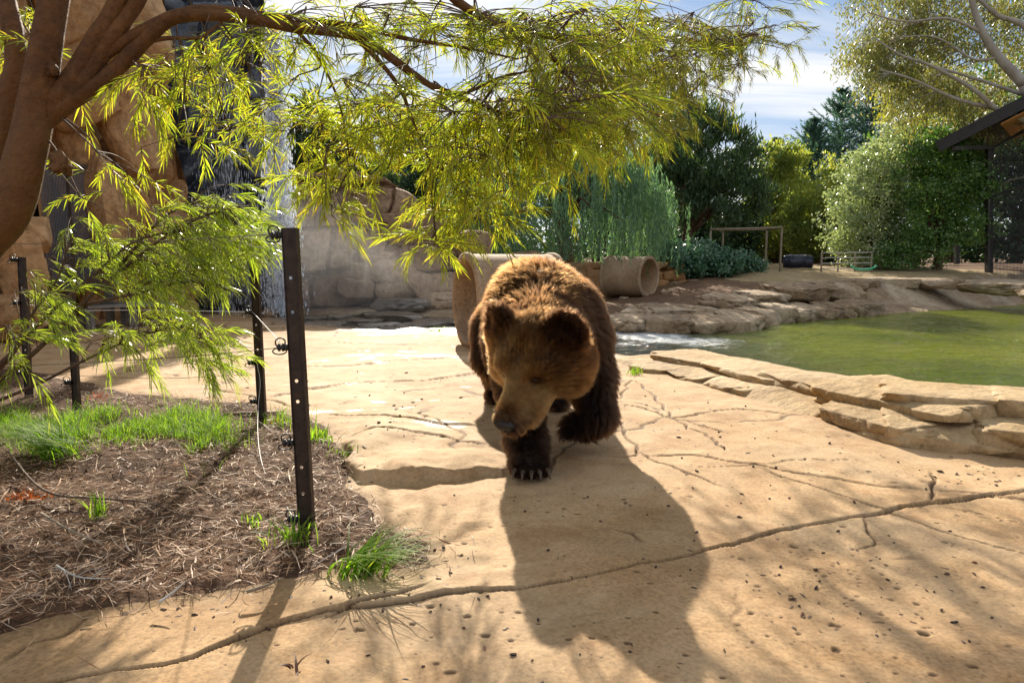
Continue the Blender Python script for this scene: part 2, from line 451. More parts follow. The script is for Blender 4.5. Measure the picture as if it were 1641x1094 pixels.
def bank_h(x, y):
    """height of the ground beyond the water"""
    h = np.clip((y - 10.7) * 0.066, 0, 0.95) * sstep(1.4, 6.5, x)
    return h + 0.9 * sstep(30, 80, y)
cracks_px = [  # (points, half width m, depth m, step m)
    ([(-60, 1135), (100, 1094), (270, 1066), (400, 1017), (500, 986), (640, 968), (760, 952), (860, 941), (960, 926), (1040, 905), (1120, 886), (1220, 860), (1330, 834), (1430, 815), (1530, 800), (1641, 785), (1800, 768)], 0.0055, 0.02, 0.012),
    ([(505, 996), (560, 976), (640, 957), (700, 938)], 0.006, 0.014, 0.008),
    ([(993, 640), (1014, 607), (1043, 628), (1060, 649), (1080, 670), (1126, 695), (1147, 707), (1167, 724)], 0.012, 0.02, 0),
    ([(985, 647), (1035, 655), (1080, 670), (1138, 661), (1192, 657), (1275, 668)], 0.011, 0.018, 0.006),
    ([(1093, 670), (1134, 686), (1176, 697)], 0.010, 0.016, 0),
    ([(991, 674), (1006, 699), (1022, 720), (1018, 728), (968, 729)], 0.011, 0.02, 0),
    ([(1022, 720), (1064, 745), (1110, 762), (1172, 785)], 0.009, 0.018, 0),
    ([(1022, 728), (1105, 733), (1192, 745), (1292, 760), (1420, 777), (1490, 783)], 0.008, 0.016, 0.006),
    ([(1215, 753), (1330, 788), (1418, 815), (1530, 853), (1641, 885), (1760, 920)], 0.008, 0.02, 0),
    ([(1492, 752), (1497, 775), (1492, 800), (1500, 808)], 0.009, 0.018, 0),
    ([(1490, 783), (1560, 790), (1641, 797), (1760, 810)], 0.008, 0.016, 0),
    ([(1383, 820), (1388, 845), (1402, 868), (1352, 880)], 0.006, 0.012, 0),
    ([(470, 588), (560, 586), (650, 577), (740, 571)], 0.02, 0.02, 0.01),
    ([(430, 640), (560, 614), (680, 610), (770, 598)], 0.018, 0.02, 0.012),
    ([(340, 625), (420, 641), (470, 652)], 0.014, 0.02, 0),
    ([(520, 662), (610, 668), (700, 682), (780, 684)], 0.014, 0.02, 0.01),
    ([(640, 660), (700, 676), (745, 704)], 0.010, 0.016, 0),
    ([(560, 700), (680, 706), (790, 716)], 0.010, 0.014, 0.006),
    ([(520, 548), (620, 552), (720, 546)], 0.025, 0.02, 0),
    ([(880, 690), (930, 688), (960, 712)], 0.010, 0.016, 0),
    ([(1500, 808), (1560, 818), (1641, 836), (1760, 860)], 0.005, 0.012, 0),
    ([(1090, 752), (1200, 748), (1290, 735), (1400, 740)], 0.006, 0.010, 0),
]
def build_ground():
    # a polar grid: fine in front of the viewer, coarse all round to the horizon
    a_f = np.arange(-43, 43.01, 0.112); th = np.concatenate([np.linspace(-180, -43, 40, endpoint=False), a_f, np.linspace(43, 180, 40, endpoint=False)[1:]])
    th = np.radians(th)
    pyr = np.concatenate([np.arange(1220, 1106, -6), np.arange(1106, 700, -1.2), np.arange(700, 520, -1.0), np.arange(520, 455, -0.75)])
    r1 = CAM_H * FPX / (pyr - 420.5)
    r = np.concatenate([[0.25, 0.6, 1.0], r1, np.geomspace(r1[-1] * 1.03, 60, 26), np.geomspace(70, 900, 10)])
    nt_, nr = len(th), len(r)
    X = (np.sin(th)[:, None] * r[None]).ravel(); Y = (np.cos(th)[:, None] * r[None]).ravel()
    Z = np.zeros_like(X); dirt = np.zeros_like(X); wet = np.zeros_like(X)
    sdp = np.full_like(X, 5.0); m = (Y > 0) & (Y < 40) & (np.abs(X) < 40)
    sdp[m] = sd_poly(X[m], Y[m], POOL)
    sdb = np.full_like(X, 5.0); m = (Y > -1) & (Y < 10) & (X < 1) & (X > -14)
    sdb[m] = sd_poly(X[m], Y[m], BED)
    jx = fbm2(X * 3.1, Y * 3.1, 4, 5)
    sdb = sdb + 0.05 * jx
    # far side of the water?
    fs = np.array(sorted(np.concatenate([far_shore[:12], stream_far]).tolist()))
    far_y = np.interp(X, fs[:, 0], fs[:, 1])
    far = (Y > far_y - 0.1)
    H = bank_h(X, Y)
    rough = 0.012 * fbm2(X * 0.9, Y * 0.9, 3, 2) + 0.004 * fbm2(X * 5, Y * 5, 3, 8)
    pav = rough * 1.3
    # the raised slab beside the bear
    lip = np.array([G2(*p) for p in ((548, 716), (551, 748), (572, 772), (640, 773), (720, 766), (815, 761), (880, 756))])
    e, side, al = seg_dist(X, Y, lip)
    sgn = e * np.where(side >= 0, 1, -1) * -1
    lx0, lx1 = lip[0, 0], lip[-1, 0]
    inside = sstep(0.0, 0.022, -sgn + 0.03 * fbm2(X * 7, Y * 7, 4, 3)) * sstep(1.1, 0.15, e) * sstep(lx0 - 0.05, lx0 + 0.1, X) * (1 - sstep(lx1 - 0.45, lx1, X))
    pav = pav + 0.052 * (1 + 0.35 * fbm2(X * 4, Y * 4, 3, 19)) * inside * ((Y > 3.05) & (Y < 5.2))
    # cracks: recessed joints with a step across some of them
    near = (Y > 1.0) & (Y < 12) & (np.abs(X) < 6)
    xi, yi = X[near], Y[near]
    wob = 0.016 * fbm2(xi * 7, yi * 7, 4, 31) + 0.0025 * vnoise2(xi * 45, yi * 45, 33); wob2 = 0.016 * fbm2(xi * 7 + 50, yi * 7, 4, 37) + 0.0025 * vnoise2(xi * 45, yi * 45, 39)
    pn = pav[near]; dn = dirt[near]
    for pts, w, dep, st in cracks_px:
        P = np.array([G2(*p) for p in pts]); k = np.clip(P[:, 1].mean() / 3.5, 0.6, 2.0)
        P = smooth_path(P, 4)
        e, side, al = seg_dist(xi + wob * k, yi + wob2 * k, P)
        L_ = al.max(); taper = sstep(-0.01, 0.12, al) * sstep(-0.01, 0.12, L_ - al)
        wv = w * (0.72 + 0.45 * vnoise2(xi * 5, yi * 5, 77) + 0.25 * vnoise2(xi * 22, yi * 22, 79)) + 0.0012 * yi
        g = (1 - sstep(0.3 * wv, wv * 0.9, e)) * taper
        pn = pn - dep * g
        up = sstep(-0.010, 0.010, e * side * np.sign(P[-1, 0] - P[0, 0]))
        if st: pn = pn + st * up * np.exp(-e / 0.22) * taper * (0.8 + 0.5 * vnoise2(xi * 3, yi * 3, 83))
        pn = pn + 0.002 * np.exp(-(e / 0.05)**2) * taper
        dn = np.maximum(dn, g * 1.0)
    # pits
    # a net of fine cracks between the large ones
    g1, g2, _ = worley(np.stack([xi * 0.62 + 0.10 * fbm2(xi * 2, yi * 2, 4, 91), yi * 0.5 + 0.10 * fbm2(xi * 2 + 7, yi * 2, 4, 93), np.zeros_like(xi)], 1) + 0.5, 97)
    fine = sstep(0.014, 0.003, g2 - g1 - 0.002 * yi) * sstep(0.0, 0.35, fbm2(xi * 1.3, yi * 1.3, 3, 95) + 0.12)
    pn = pn - 0.007 * fine; dn = np.maximum(dn, 0.7 * fine)
    pn = pn + 0.003 * fbm2(xi * 9, yi * 9, 3, 99) * sstep(-0.1, 0.5, fbm2(xi * 1.1, yi * 1.1, 3, 98))
    near2 = (yi > 1.2) & (yi < 6.5)
    xs, ys = xi[near2], yi[near2]; ps = pn[near2]; ds = dn[near2]
    rg = np.random.default_rng(5)
    pits = []
    for cx, cy, sx, sy, n in ((1350, 930, 150, 60, 80), (1100, 860, 260, 110, 70), (1450, 1000, 180, 70, 60), (900, 960, 160, 90, 40), (1200, 720, 220, 50, 60), (1500, 760, 150, 40, 50), (700, 830, 90, 60, 24), (650, 1010, 160, 60, 30), (640, 650, 110, 60, 30), (200, 1020, 160, 40, 12), (1350, 920, 60, 22, 26)):
        for _ in range(n):
            px, py = rg.normal(cx, sx), rg.normal(cy, sy)
            if py < 560 or py > 1120: continue
            g = G2(px, py); pits.append((g[0], g[1], float(np.clip(rg.lognormal(-5.35, 0.5), 0.003, 0.016)) * (0.75 + 0.1 * g[1])))
    order = np.argsort(ys); ysr = ys[order]
    for gx, gy, rr in pits:
        a, b = np.searchsorted(ysr, (gy - rr * 2, gy + rr * 2)); ii = order[a:b]
        if not len(ii): continue
        q = np.hypot((xs[ii] - gx) / 1.6, ys[ii] - gy) / rr * (1 + 0.45 * vnoise2(xs[ii] * 60, ys[ii] * 60, 3))
        k = 1 - sstep(0.45, 1.0, q)
        ps[ii] -= 0.5 * rr * k; ds[ii] = np.maximum(ds[ii], 0.85 * k)
    pn[near2] = ps; dn[near2] = ds
    pav[near] = pn; dirt[near] = dn
    bedk = sstep(0.08, -0.10, sdb)
    Z = pav * (1 - bedk) + bedk * (0.018 + 0.016 * fbm2(X * 2.2, Y * 2.2, 4, 41) + 0.010 * fbm2(X * 14, Y * 14, 3, 43))
    # water basin and far bank
    bank = WATER_Z + 0.03 + (H - WATER_Z) * sstep(0.0, 1.6, sdp + 0.12 * fbm2(X * 1.3, Y * 1.3, 3, 61)) + 0.05 * fbm2(X * 0.8, Y * 0.8, 4, 51) * sstep(1.2, 2.5, sdp)
    Z = np.where(far, bank, Z)
    streamish = 1 - sstep(0.2, 2.0, X - 0.5)
    nearedge = sstep(0.22, 0.0, sdp) * (~far)
    Z = Z - nearedge * (0.2 * (1 - streamish) + 0.10 * streamish)
    Z = np.where(sdp < 0, np.minimum(Z, -0.17 - (0.45 - 0.2 * streamish) * sstep(0.0, 0.7, -sdp)), Z)
    # wet rock by the stream and where the spray lands
    n1 = fbm2(X * 1.2, Y * 2.6, 3, 71) * 0.6 + 0.75 * fbm2(X * 5.0, Y * 9.0, 3, 73)
    wet = np.maximum(sstep(0.9, 0.1, sdp) * (X < 3.5), 0.9 * sstep(0.62, 0.95, n1) * sstep(3.7, 5.0, Y) * sstep(0.7, -0.2, X - 0.02 * Y) * sstep(-3.2, -1.6, X)) * (~far)
    dirt = np.maximum(dirt, 0.35 * sstep(0.1, 0.5, fbm2(X * 1.6, Y * 1.6, 4, 81)) * sstep(5, 2, Y) * 0.5)
    dirt = np.maximum(dirt, 0.8 * sstep(0.10, 0.0, sdb) * 0.6)
    V = np.stack([X, Y, Z], 1); F = grid_faces(nt_, nr, True)[:, ::-1]
    c = V[F].mean(1); fb = sdb[F].mean(1); fp = sdp[F].mean(1); ff = far[F].mean(1) > 0.5
    kind = np.zeros(len(F), int)
    rad = np.hypot(c[:, 0], c[:, 1])
    kind[ff & (fp < 1.35)] = 2
    kind[ff & (fp >= 1.35)] = 3
    sandy = ff & (fp >= 1.35) & (c[:, 1] > 17.2 + 0.5 * fbm2(c[:, 0], c[:, 1], 3, 9)) & (c[:, 0] > 6.6 + 0.6 * fbm2(c[:, 1], c[:, 0], 2, 4)) & (c[:, 1] < 27)
    kind[sandy] = 4
    kind[fb < 0] = 1
    kind[(fp < -0.12) & (kind != 1)] = 5
    kind[(rad > 27)] = 3
    kind[(c[:, 1] < 0.2) & (rad > 7)] = 3
    names = [('rock_pavement', M_PAVE), ('garden_soil', M_SOIL), ('stone_bank', M_BANK), ('dirt_ground', M_DIRT), ('sandy_ground', M_SAND), ('pool_floor', M_BANK)]
    for k, (nm, mt) in enumerate(names):
        f = F[kind == k]
        if not len(f): continue
        u, inv = np.unique(f, return_inverse=True)
        o = link(nm, make_mesh(nm, V[u], inv.reshape(-1, 4), mt, True, {'dirt': dirt[u], 'wet': wet[u]}))
        o['kind'] = 'structure'
    def zat(x, y):
        """ground height at a point, from the grid"""
        rr = math.hypot(x, y); t = math.atan2(x, y)
        i = int(np.clip(np.searchsorted(th, t), 0, nt_ - 1)); j = int(np.clip(np.searchsorted(r, rr), 0, nr - 1))
        return float(Z[i * nr + j])
    return zat
zat = build_ground()

# ------------------------------------------------------------------ pool water
def build_water():
    P = POOL
    xs = np.arange(-7, 30, 0.065); ys = np.arange(2.6, 20, 0.065)
    XX, YY = np.meshgrid(xs, ys, indexing='ij')
    sdp = sd_poly(XX.ravel(), YY.ravel(), P)
    keep = sdp < 0.30
    F = grid_faces(len(xs), len(ys))
    F = F[keep[F].all(1)]
    u, inv = np.unique(F, return_inverse=True)
    X, Y = XX.ravel()[u], YY.ravel()[u]
    Zw = WATER_Z + 0.010 * fbm2(X * 1.6, Y * 2.6, 3, 3) + 0.007 * fbm2(X * 4.2 + 0.6 * fbm2(X, Y, 2, 4), Y * 6.4, 2, 6)
    Zw = Zw + 0.07 * (1 - sstep(-0.3, 1.3, X)) + 0.016 * fbm2(X * 4, Y * 6, 3, 9) * (1 - sstep(1.2, 3.6, X))
    # white broken water where the stream runs into the pool
    pa = np.array([GR(990, 533, WATER_Z)[:2], GR(1060, 543, WATER_Z)[:2], GR(1150, 549, WATER_Z)[:2], GR(1260, 553, WATER_Z)[:2], GR(1360, 556, WATER_Z)[:2]])
    e, _, al = seg_dist(X, Y, pa)
    foam = sstep(1.6, 0.1, e / (0.9 + 1.1 * al / al.max()) + 0.35 * fbm2(X * 1.3, Y * 2.2, 3, 15)) * sstep(1.05, 0.35, al / al.max()) * 0.74
    foam = np.maximum(foam, 0.35 * (1 - sstep(0.0, 0.8, X)))
    murk = sstep(0.3, 3.2, X - 1.6)
    m, nt, out = new_mat('green_pool_water')
    p = N(nt, 'ShaderNodeBsdfPrincipled', i_Roughness=0.03, i_IOR=1.33); p.inputs['Specular IOR Level'].default_value = 0.5
    tc = N(nt, 'ShaderNodeNewGeometry').outputs['Position']
    mp = N(nt, 'ShaderNodeMapping'); mp.inputs['Scale'].default_value = (1.0, 1.7, 1); L(nt, tc, mp.inputs[0])
    n1 = tex_noise(nt, mp.outputs[0], 2.2, 6, 0.6, 0.6); n2 = tex_noise(nt, mp.outputs[0], 9.0, 5, 0.6, 0.8); n3 = tex_noise(nt, tc, 0.5, 3)
    fo = N(nt, 'ShaderNodeAttribute', attribute_name='foam').outputs['Fac']
    mu = N(nt, 'ShaderNodeAttribute', attribute_name='murk').outputs['Fac']
    green = ramp(nt, n3, [(0.35, (0.10, 0.13, 0.007)), (0.65, (0.185, 0.21, 0.013))]).outputs[0]
    col = mix_col(nt, mu, (0.035, 0.04, 0.03), green)
    th = N(nt, 'ShaderNodeMath', operation='MULTIPLY_ADD', i_1=1.15, i_2=-0.42); L(nt, fo, th.inputs[0])
    ad = N(nt, 'ShaderNodeMath', operation='ADD'); L(nt, th.outputs[0], ad.inputs[0]); L(nt, n2, ad.inputs[1])
    fr = ramp(nt, ad.outputs[0], [(0.66, 0.0), (0.95, 0.8)]).outputs[0]
    L(nt, mix_col(nt, fr, col, (0.62, 0.66, 0.68)), p.inputs['Base Color'])
    L(nt, ramp(nt, fr, [(0.0, 0.03), (1.0, 0.5)]).outputs[0], p.inputs['Roughness'])
    nb = bump(nt, n1, 0.9, 0.11); nb = bump(nt, n2, 0.9, 0.05, nb); L(nt, nb, p.inputs['Normal'])
    L(nt, p.outputs[0], out.inputs[0])
    o = link('pool_water', make_mesh('pool_water', np.stack([X, Y, Zw], 1), inv.reshape(-1, 4), m, True, {'foam': foam, 'murk': murk}))
    o['kind'] = 'structure'
build_water()

# ------------------------------------------------------------------ rocks
def cube_sphere(n):
    t = np.linspace(-1, 1, n); t = np.tan(t * math.pi / 4)
    a, b = np.meshgrid(t, t, indexing='ij'); o = np.ones_like(a)
    V = []; F = []; k = 0
    for s in ((a, b, o), (b, a, -o), (b, o, a), (a, -o, b), (o, a, b), (-o, b, a)):
        V.append(np.stack([c.ravel() for c in s], 1)); F.append(grid_faces(n, n) + k); k += n * n
    V = np.concatenate(V); F = np.concatenate(F)
    key = np.round(V * 1e5).astype(np.int64); _, first, inv = np.unique(key, axis=0, return_index=True, return_inverse=True)
    return V[first], np.asarray(inv).reshape(-1)[F]
_CS = {}
def rock(dims, seed, n=18, box=0.62, amp=0.12, strata=0.0, tilt=(0, 0), rz=0.0, top_flat=0.35, freq=1.0, chips=10):
    """a weathered rock: the box of the given size, rounded, worn and ledged; its base is at z = 0"""
    if n not in _CS: _CS[n] = cube_sphere(n)
    V, F = _CS[n]
    S = nrm(V); V = S * (1 - box) + V * box
    V = V / np.abs(V).max(0)
    d = np.array(dims, float) / 2
    q = V * (d / d.max()) * 1.6 * freq + seed * 3.17
    n1 = fbm3(q * 1.3, 3, seed); n2 = fbm3(q * 4.0, 3, seed + 9)
    d1, d2, iv = worley(q * 1.5 * np.array([1, 1, 1.8]), seed)
    crease = sstep(0.16, 0.0, d2 - d1)
    k = 1 + amp * (n1 * 1.0 + 0.28 * n2) + amp * 0.9 * (iv - 0.5) - amp * 0.75 * crease
    V = V * k[:, None]
    if strata:
        zz = V[:, 2] + 0.25 * n1
        lay = np.floor(zz * 2.2 + seed) ; off = _h(lay.astype(np.int64), lay.astype(np.int64) * 0, lay.astype(np.int64) * 0 + seed, 5) - 0.5
        fr = zz * 2.2 + seed - lay
        V[:, :2] *= (1 + strata * off - 0.5 * strata * (np.exp(-(fr / 0.09)**2) + np.exp(-((1 - fr) / 0.09)**2)))[:, None]
    gch = np.random.default_rng(seed * 13 + 5)
    for _ in range(chips):
        nn_ = nrm(gch.normal(0, 1, 3) * np.array([1, 1, 0.8])); off_ = gch.uniform(0.70, 0.98) * (0.62 + 0.5 * np.abs(nn_).sum() / 1.732)
        dd_ = V @ nn_ - off_; V = V - np.maximum(dd_, 0)[:, None] * nn_ * 0.93
    V[:, 2] = np.where(V[:, 2] > top_flat, top_flat + (V[:, 2] - top_flat) * 0.45, V[:, 2])
    V = V * d
    V[:, 2] += d[2] * (top_flat + (1 - top_flat) * 0.45)
    cx, sx = math.cos(tilt[0]), math.sin(tilt[0]); cyy, syy = math.cos(tilt[1]), math.sin(tilt[1])
    Mx = np.array([[1, 0, 0], [0, cx, -sx], [0, sx, cx]]); My = np.array([[cyy, 0, syy], [0, 1, 0], [-syy, 0, cyy]])
    cz, sz = math.cos(rz), math.sin(rz); Mz = np.array([[cz, -sz, 0], [sz, cz, 0], [0, 0, 1]])
    return V @ (Mz @ My @ Mx).T, F

def curve_at(P, s):
    l = np.concatenate([[0], np.cumsum(np.linalg.norm(np.diff(P, axis=0), axis=1))])
    p = np.array([np.interp(s, l, P[:, k]) for k in range(P.shape[1])])
    q = np.array([np.interp(s + 0.05, l, P[:, k]) for k in range(P.shape[1])])
    return p, nrm(q - p + 1e-9), l[-1]

def build_borders():
    o = thing('rock_border', 'low ledged border of tan rocks between the pavement and the green pool', 'rock border', (2.2, 4.4, 0))
    P = BORDER_S; _, _, Ltot = curve_at(P, 0)
    rg = np.random.default_rng(3)
    # place by pixel columns of the photograph, turned into distance along the border
    def s_of(px, py):
        g = G2(px, py); l = np.concatenate([[0], np.cumsum(np.linalg.norm(np.diff(P, axis=0), axis=1))])
        return l[np.argmin(np.hypot(P[:, 0] - g[0], P[:, 1] - g[1]))]
    def put(s0, s1, off, depth, z0, h, seed, n=22, tilt=0.0, strata=0.0, dz=0.0, box=0.72, amp=0.08):
        p, t, _ = curve_at(P, (s0 + s1) / 2); nn = np.array([t[1], -t[0]])
        a, _, _ = curve_at(P, s0); b, _, _ = curve_at(P, s1); t = nrm(b - a); nn = np.array([t[1], -t[0]]); ln = np.linalg.norm(b - a)
        c = (a + b) / 2 + nn * (off + depth / 2)
        V, F = rock((ln * 1.32, depth * 1.12, h), seed, n + 4, min(box, 0.76), amp, strata, (tilt, dz), math.atan2(t[1], t[0]), 0.6, 0.6, 3)
        V[:, :2] += c; V[:, 2] += z0
        part('rock', V, F, M_BORDER, o)
    S = s_of
    # lower course, standing on the pavement
    put(S(1800, 748), S(1590, 729), 0.02, 0.62, -0.06, 0.28, 21, tilt=-0.05)
    put(S(2290, 799), S(2020, 772), 0.0, 0.66, -0.06, 0.27, 18, 24)
    put(S(2040, 774), S(1780, 746), 0.0, 0.64, -0.06, 0.27, 19, 24)
    put(S(2200, 790), S(1880, 757), 0.28, 0.56, 0.12, 0.17, 20, 24)
    put(S(1610, 730), S(1425, 710), -0.02, 0.70, -0.06, 0.265, 22, 30, tilt=-0.06, box=0.8)
    put(S(1430, 710), S(1295, 668), 0.0, 0.58, -0.06, 0.245, 23, 30, tilt=-0.10)
    put(S(1300, 670), S(1175, 629), 0.0, 0.60, -0.06, 0.18, 24, 28, tilt=-0.16)
    put(S(1185, 632), S(1110, 609), 0.02, 0.55, -0.06, 0.15, 25, tilt=-0.10)
    put(S(1120, 612), S(1065, 598), 0.0, 0.5, -0.05, 0.13, 26, tilt=-0.12)
    put(S(1070, 600), S(1012, 590), 0.0, 0.6, -0.05, 0.13, 27, tilt=-0.08)
    put(S(1020, 592), S(975, 578), 0.05, 0.55, -0.05, 0.12, 28, tilt=-0.05)
    # upper slabs, set back on the lower course
    put(S(1900, 760), S(1640, 732), 0.30, 0.55, 0.12, 0.18, 31, 24, box=0.82)
    put(S(1650, 733), S(1432, 710), 0.30, 0.52, 0.12, 0.17, 32, 30, tilt=-0.02, box=0.84, amp=0.07)
    put(S(1450, 713), S(1290, 666), 0.22, 0.60, 0.09, 0.17, 33, 30, tilt=-0.03, box=0.84, amp=0.07)
    put(S(1330, 678), S(1170, 626), 0.30, 0.55, 0.05, 0.14, 34, 28, tilt=-0.04, box=0.8)
    put(S(1210, 640), S(1080, 602), 0.28, 0.55, 0.02, 0.13, 35, 26, tilt=-0.04, box=0.8)
    put(S(1240, 650), S(1190, 634), 0.72, 0.5, 0.03, 0.12, 36, 22, box=0.8)
    put(S(1090, 605), S(1000, 588), 0.35, 0.6, 0.0, 0.13, 37, 22, box=0.75)
    put(S(1010, 589), S(975, 578), 0.5, 0.6, 0.0, 0.11, 38, 20)
    # far bank
    b = thing('boulder_bank', 'line of weathered boulders along the far edge of the pool below the dirt slope', 'rock border', (5, 13, 0))
    fb = smooth_path(np.array([GR(px, py, WATER_Z)[:2] for px, py in ((960, 528), (1040, 532), (1120, 533), (1190, 529), (1235, 518), (1330, 510), (1400, 505))]), 8)
    _, _, LT = curve_at(fb, 0); s = 0.1; k = 0
    while s < LT - 0.4:
        ln = rg.uniform(0.75, 1.5); p, t, _ = curve_at(fb, s + ln / 2); nn = np.array([-t[1], t[0]]); h = rg.uniform(0.40, 0.58)
        V, F = rock((ln * 1.12, rg.uniform(0.7, 1.0), h), 50 + k, 20, 0.52, 0.17, 0.0, (0.15, 0), math.atan2(t[1], t[0]) + rg.normal(0, 0.1), 0.55, 0.7, 3)
        V[:, :2] += p + nn * 0.22; V[:, 2] += WATER_Z - 0.08; part('rock', V, F, M_BANK, b)
        s += ln * 0.9; k += 1
    s = 0.3
    while s < LT - 0.2:
        ln = rg.uniform(0.8, 1.7); p, t, _ = curve_at(fb, s + ln / 2); nn = np.array([-t[1], t[0]]); h = rg.uniform(0.38, 0.55)
        q = p + nn * rg.uniform(0.85, 1.15)
        V, F = rock((ln * 1.1, rg.uniform(0.8, 1.2), h), 80 + k, 20, 0.52, 0.17, 0.0, (0.12, 0), math.atan2(t[1], t[0]) + rg.normal(0, 0.15), 0.55, 0.7, 3)
        V[:, :2] += q; V[:, 2] += float(bank_h(np.array(q[0]), np.array(q[1]))) - 0.16; part('rock', V, F, M_BANK, b)
        s += ln * 0.92; k += 1
    # the rocks capping the smooth bank towards the enclosure
    c = thing('capping_rocks', 'flat capping rocks on the smooth stone bank in front of the wire enclosure', 'rock border', (11, 19, 0.4))
    cap = smooth_path(np.array([GR(px, py, z)[:2] for px, py, z in ((1310, 463, 0.42), (1390, 452, 0.52), (1480, 447, 0.6), (1560, 447, 0.62), (1641, 449, 0.62), (1760, 452, 0.64))]), 8)
    _, _, LT = curve_at(cap, 0); s = 0
    while s < LT - 0.4:
        ln = rg.uniform(1.1, 2.4); p, t, _ = curve_at(cap, s + ln / 2); h = rg.uniform(0.3, 0.45)
        V, F = rock((ln * 1.1, rg.uniform(0.9, 1.3), h), 120 + k, 18, 0.6, 0.12, 0.05, (0.05, 0), math.atan2(t[1], t[0]), 0.4)
        V[:, :2] += p; V[:, 2] += float(bank_h(np.array(p[0]), np.array(p[1]))) - 0.12; part('rock', V, F, M_BANK, c)
        s += ln * 0.93; k += 1
    # flat wet stones in the stream below the waterfall
    w = thing('stream_stones', 'flat wet stones glinting in the stream bed below the mossy rock wall', 'stones', (-2, 12.5, 0))
    for i, (px, py, wd, dp, h) in enumerate(((520, 512, 1.0, 0.8, 0.14), (575, 509, 0.9, 0.7, 0.18), (470, 516, 0.9, 0.7, 0.12), (628, 506, 1.2, 0.9, 0.3), (700, 510, 1.0, 0.8, 0.16), (560, 520, 1.1, 0.6, 0.1), (650, 521, 1.2, 0.5, 0.1), (720, 522, 0.8, 0.5, 0.1), (610, 514, 0.8, 0.6, 0.13), (668, 515, 0.9, 0.6, 0.13), (500, 503, 0.9, 0.6, 0.13), (545, 502, 0.8, 0.6, 0.15), (440, 507, 0.8, 0.6, 0.15), (760, 512, 0.8, 0.6, 0.15))):
        g = G2(px, py); V, F = rock((wd, dp, h + 0.12), 160 + i, 16, 0.5, 0.14, 0.05, (0, 0), rg.normal(0, 0.3), 0.2)
        V[:, :2] += g; V[:, 2] += -0.16; part('stone', V, F, M_WETSLAB, w)
    for nm, lab, px, py, dims, mt, sd_ in (
        ('boulder', 'large rounded wet boulder with a glinting top at the foot of the mossy rock wall', 645, 497, (1.3, 1.0, 0.42), M_WETSLAB, 201),
        ('boulder', 'broad dull grey boulder in shade beside the large upright concrete pipe', 715, 494, (1.5, 1.1, 0.55), M_WALL, 202),
        ('boulder', 'small round brown boulder at the foot of the waterfall', 433, 506, (0.36, 0.34, 0.26), M_WALL, 203)):
        g = G2(px, py); V, F = rock(dims, sd_, 20, 0.35, 0.12, 0.06, (0, 0), 0.2, 0.6)
        V[:, :2] += g; V[:, 2] -= 0.05
        solo(nm, V, F, mt, lab, 'boulder')
build_borders()
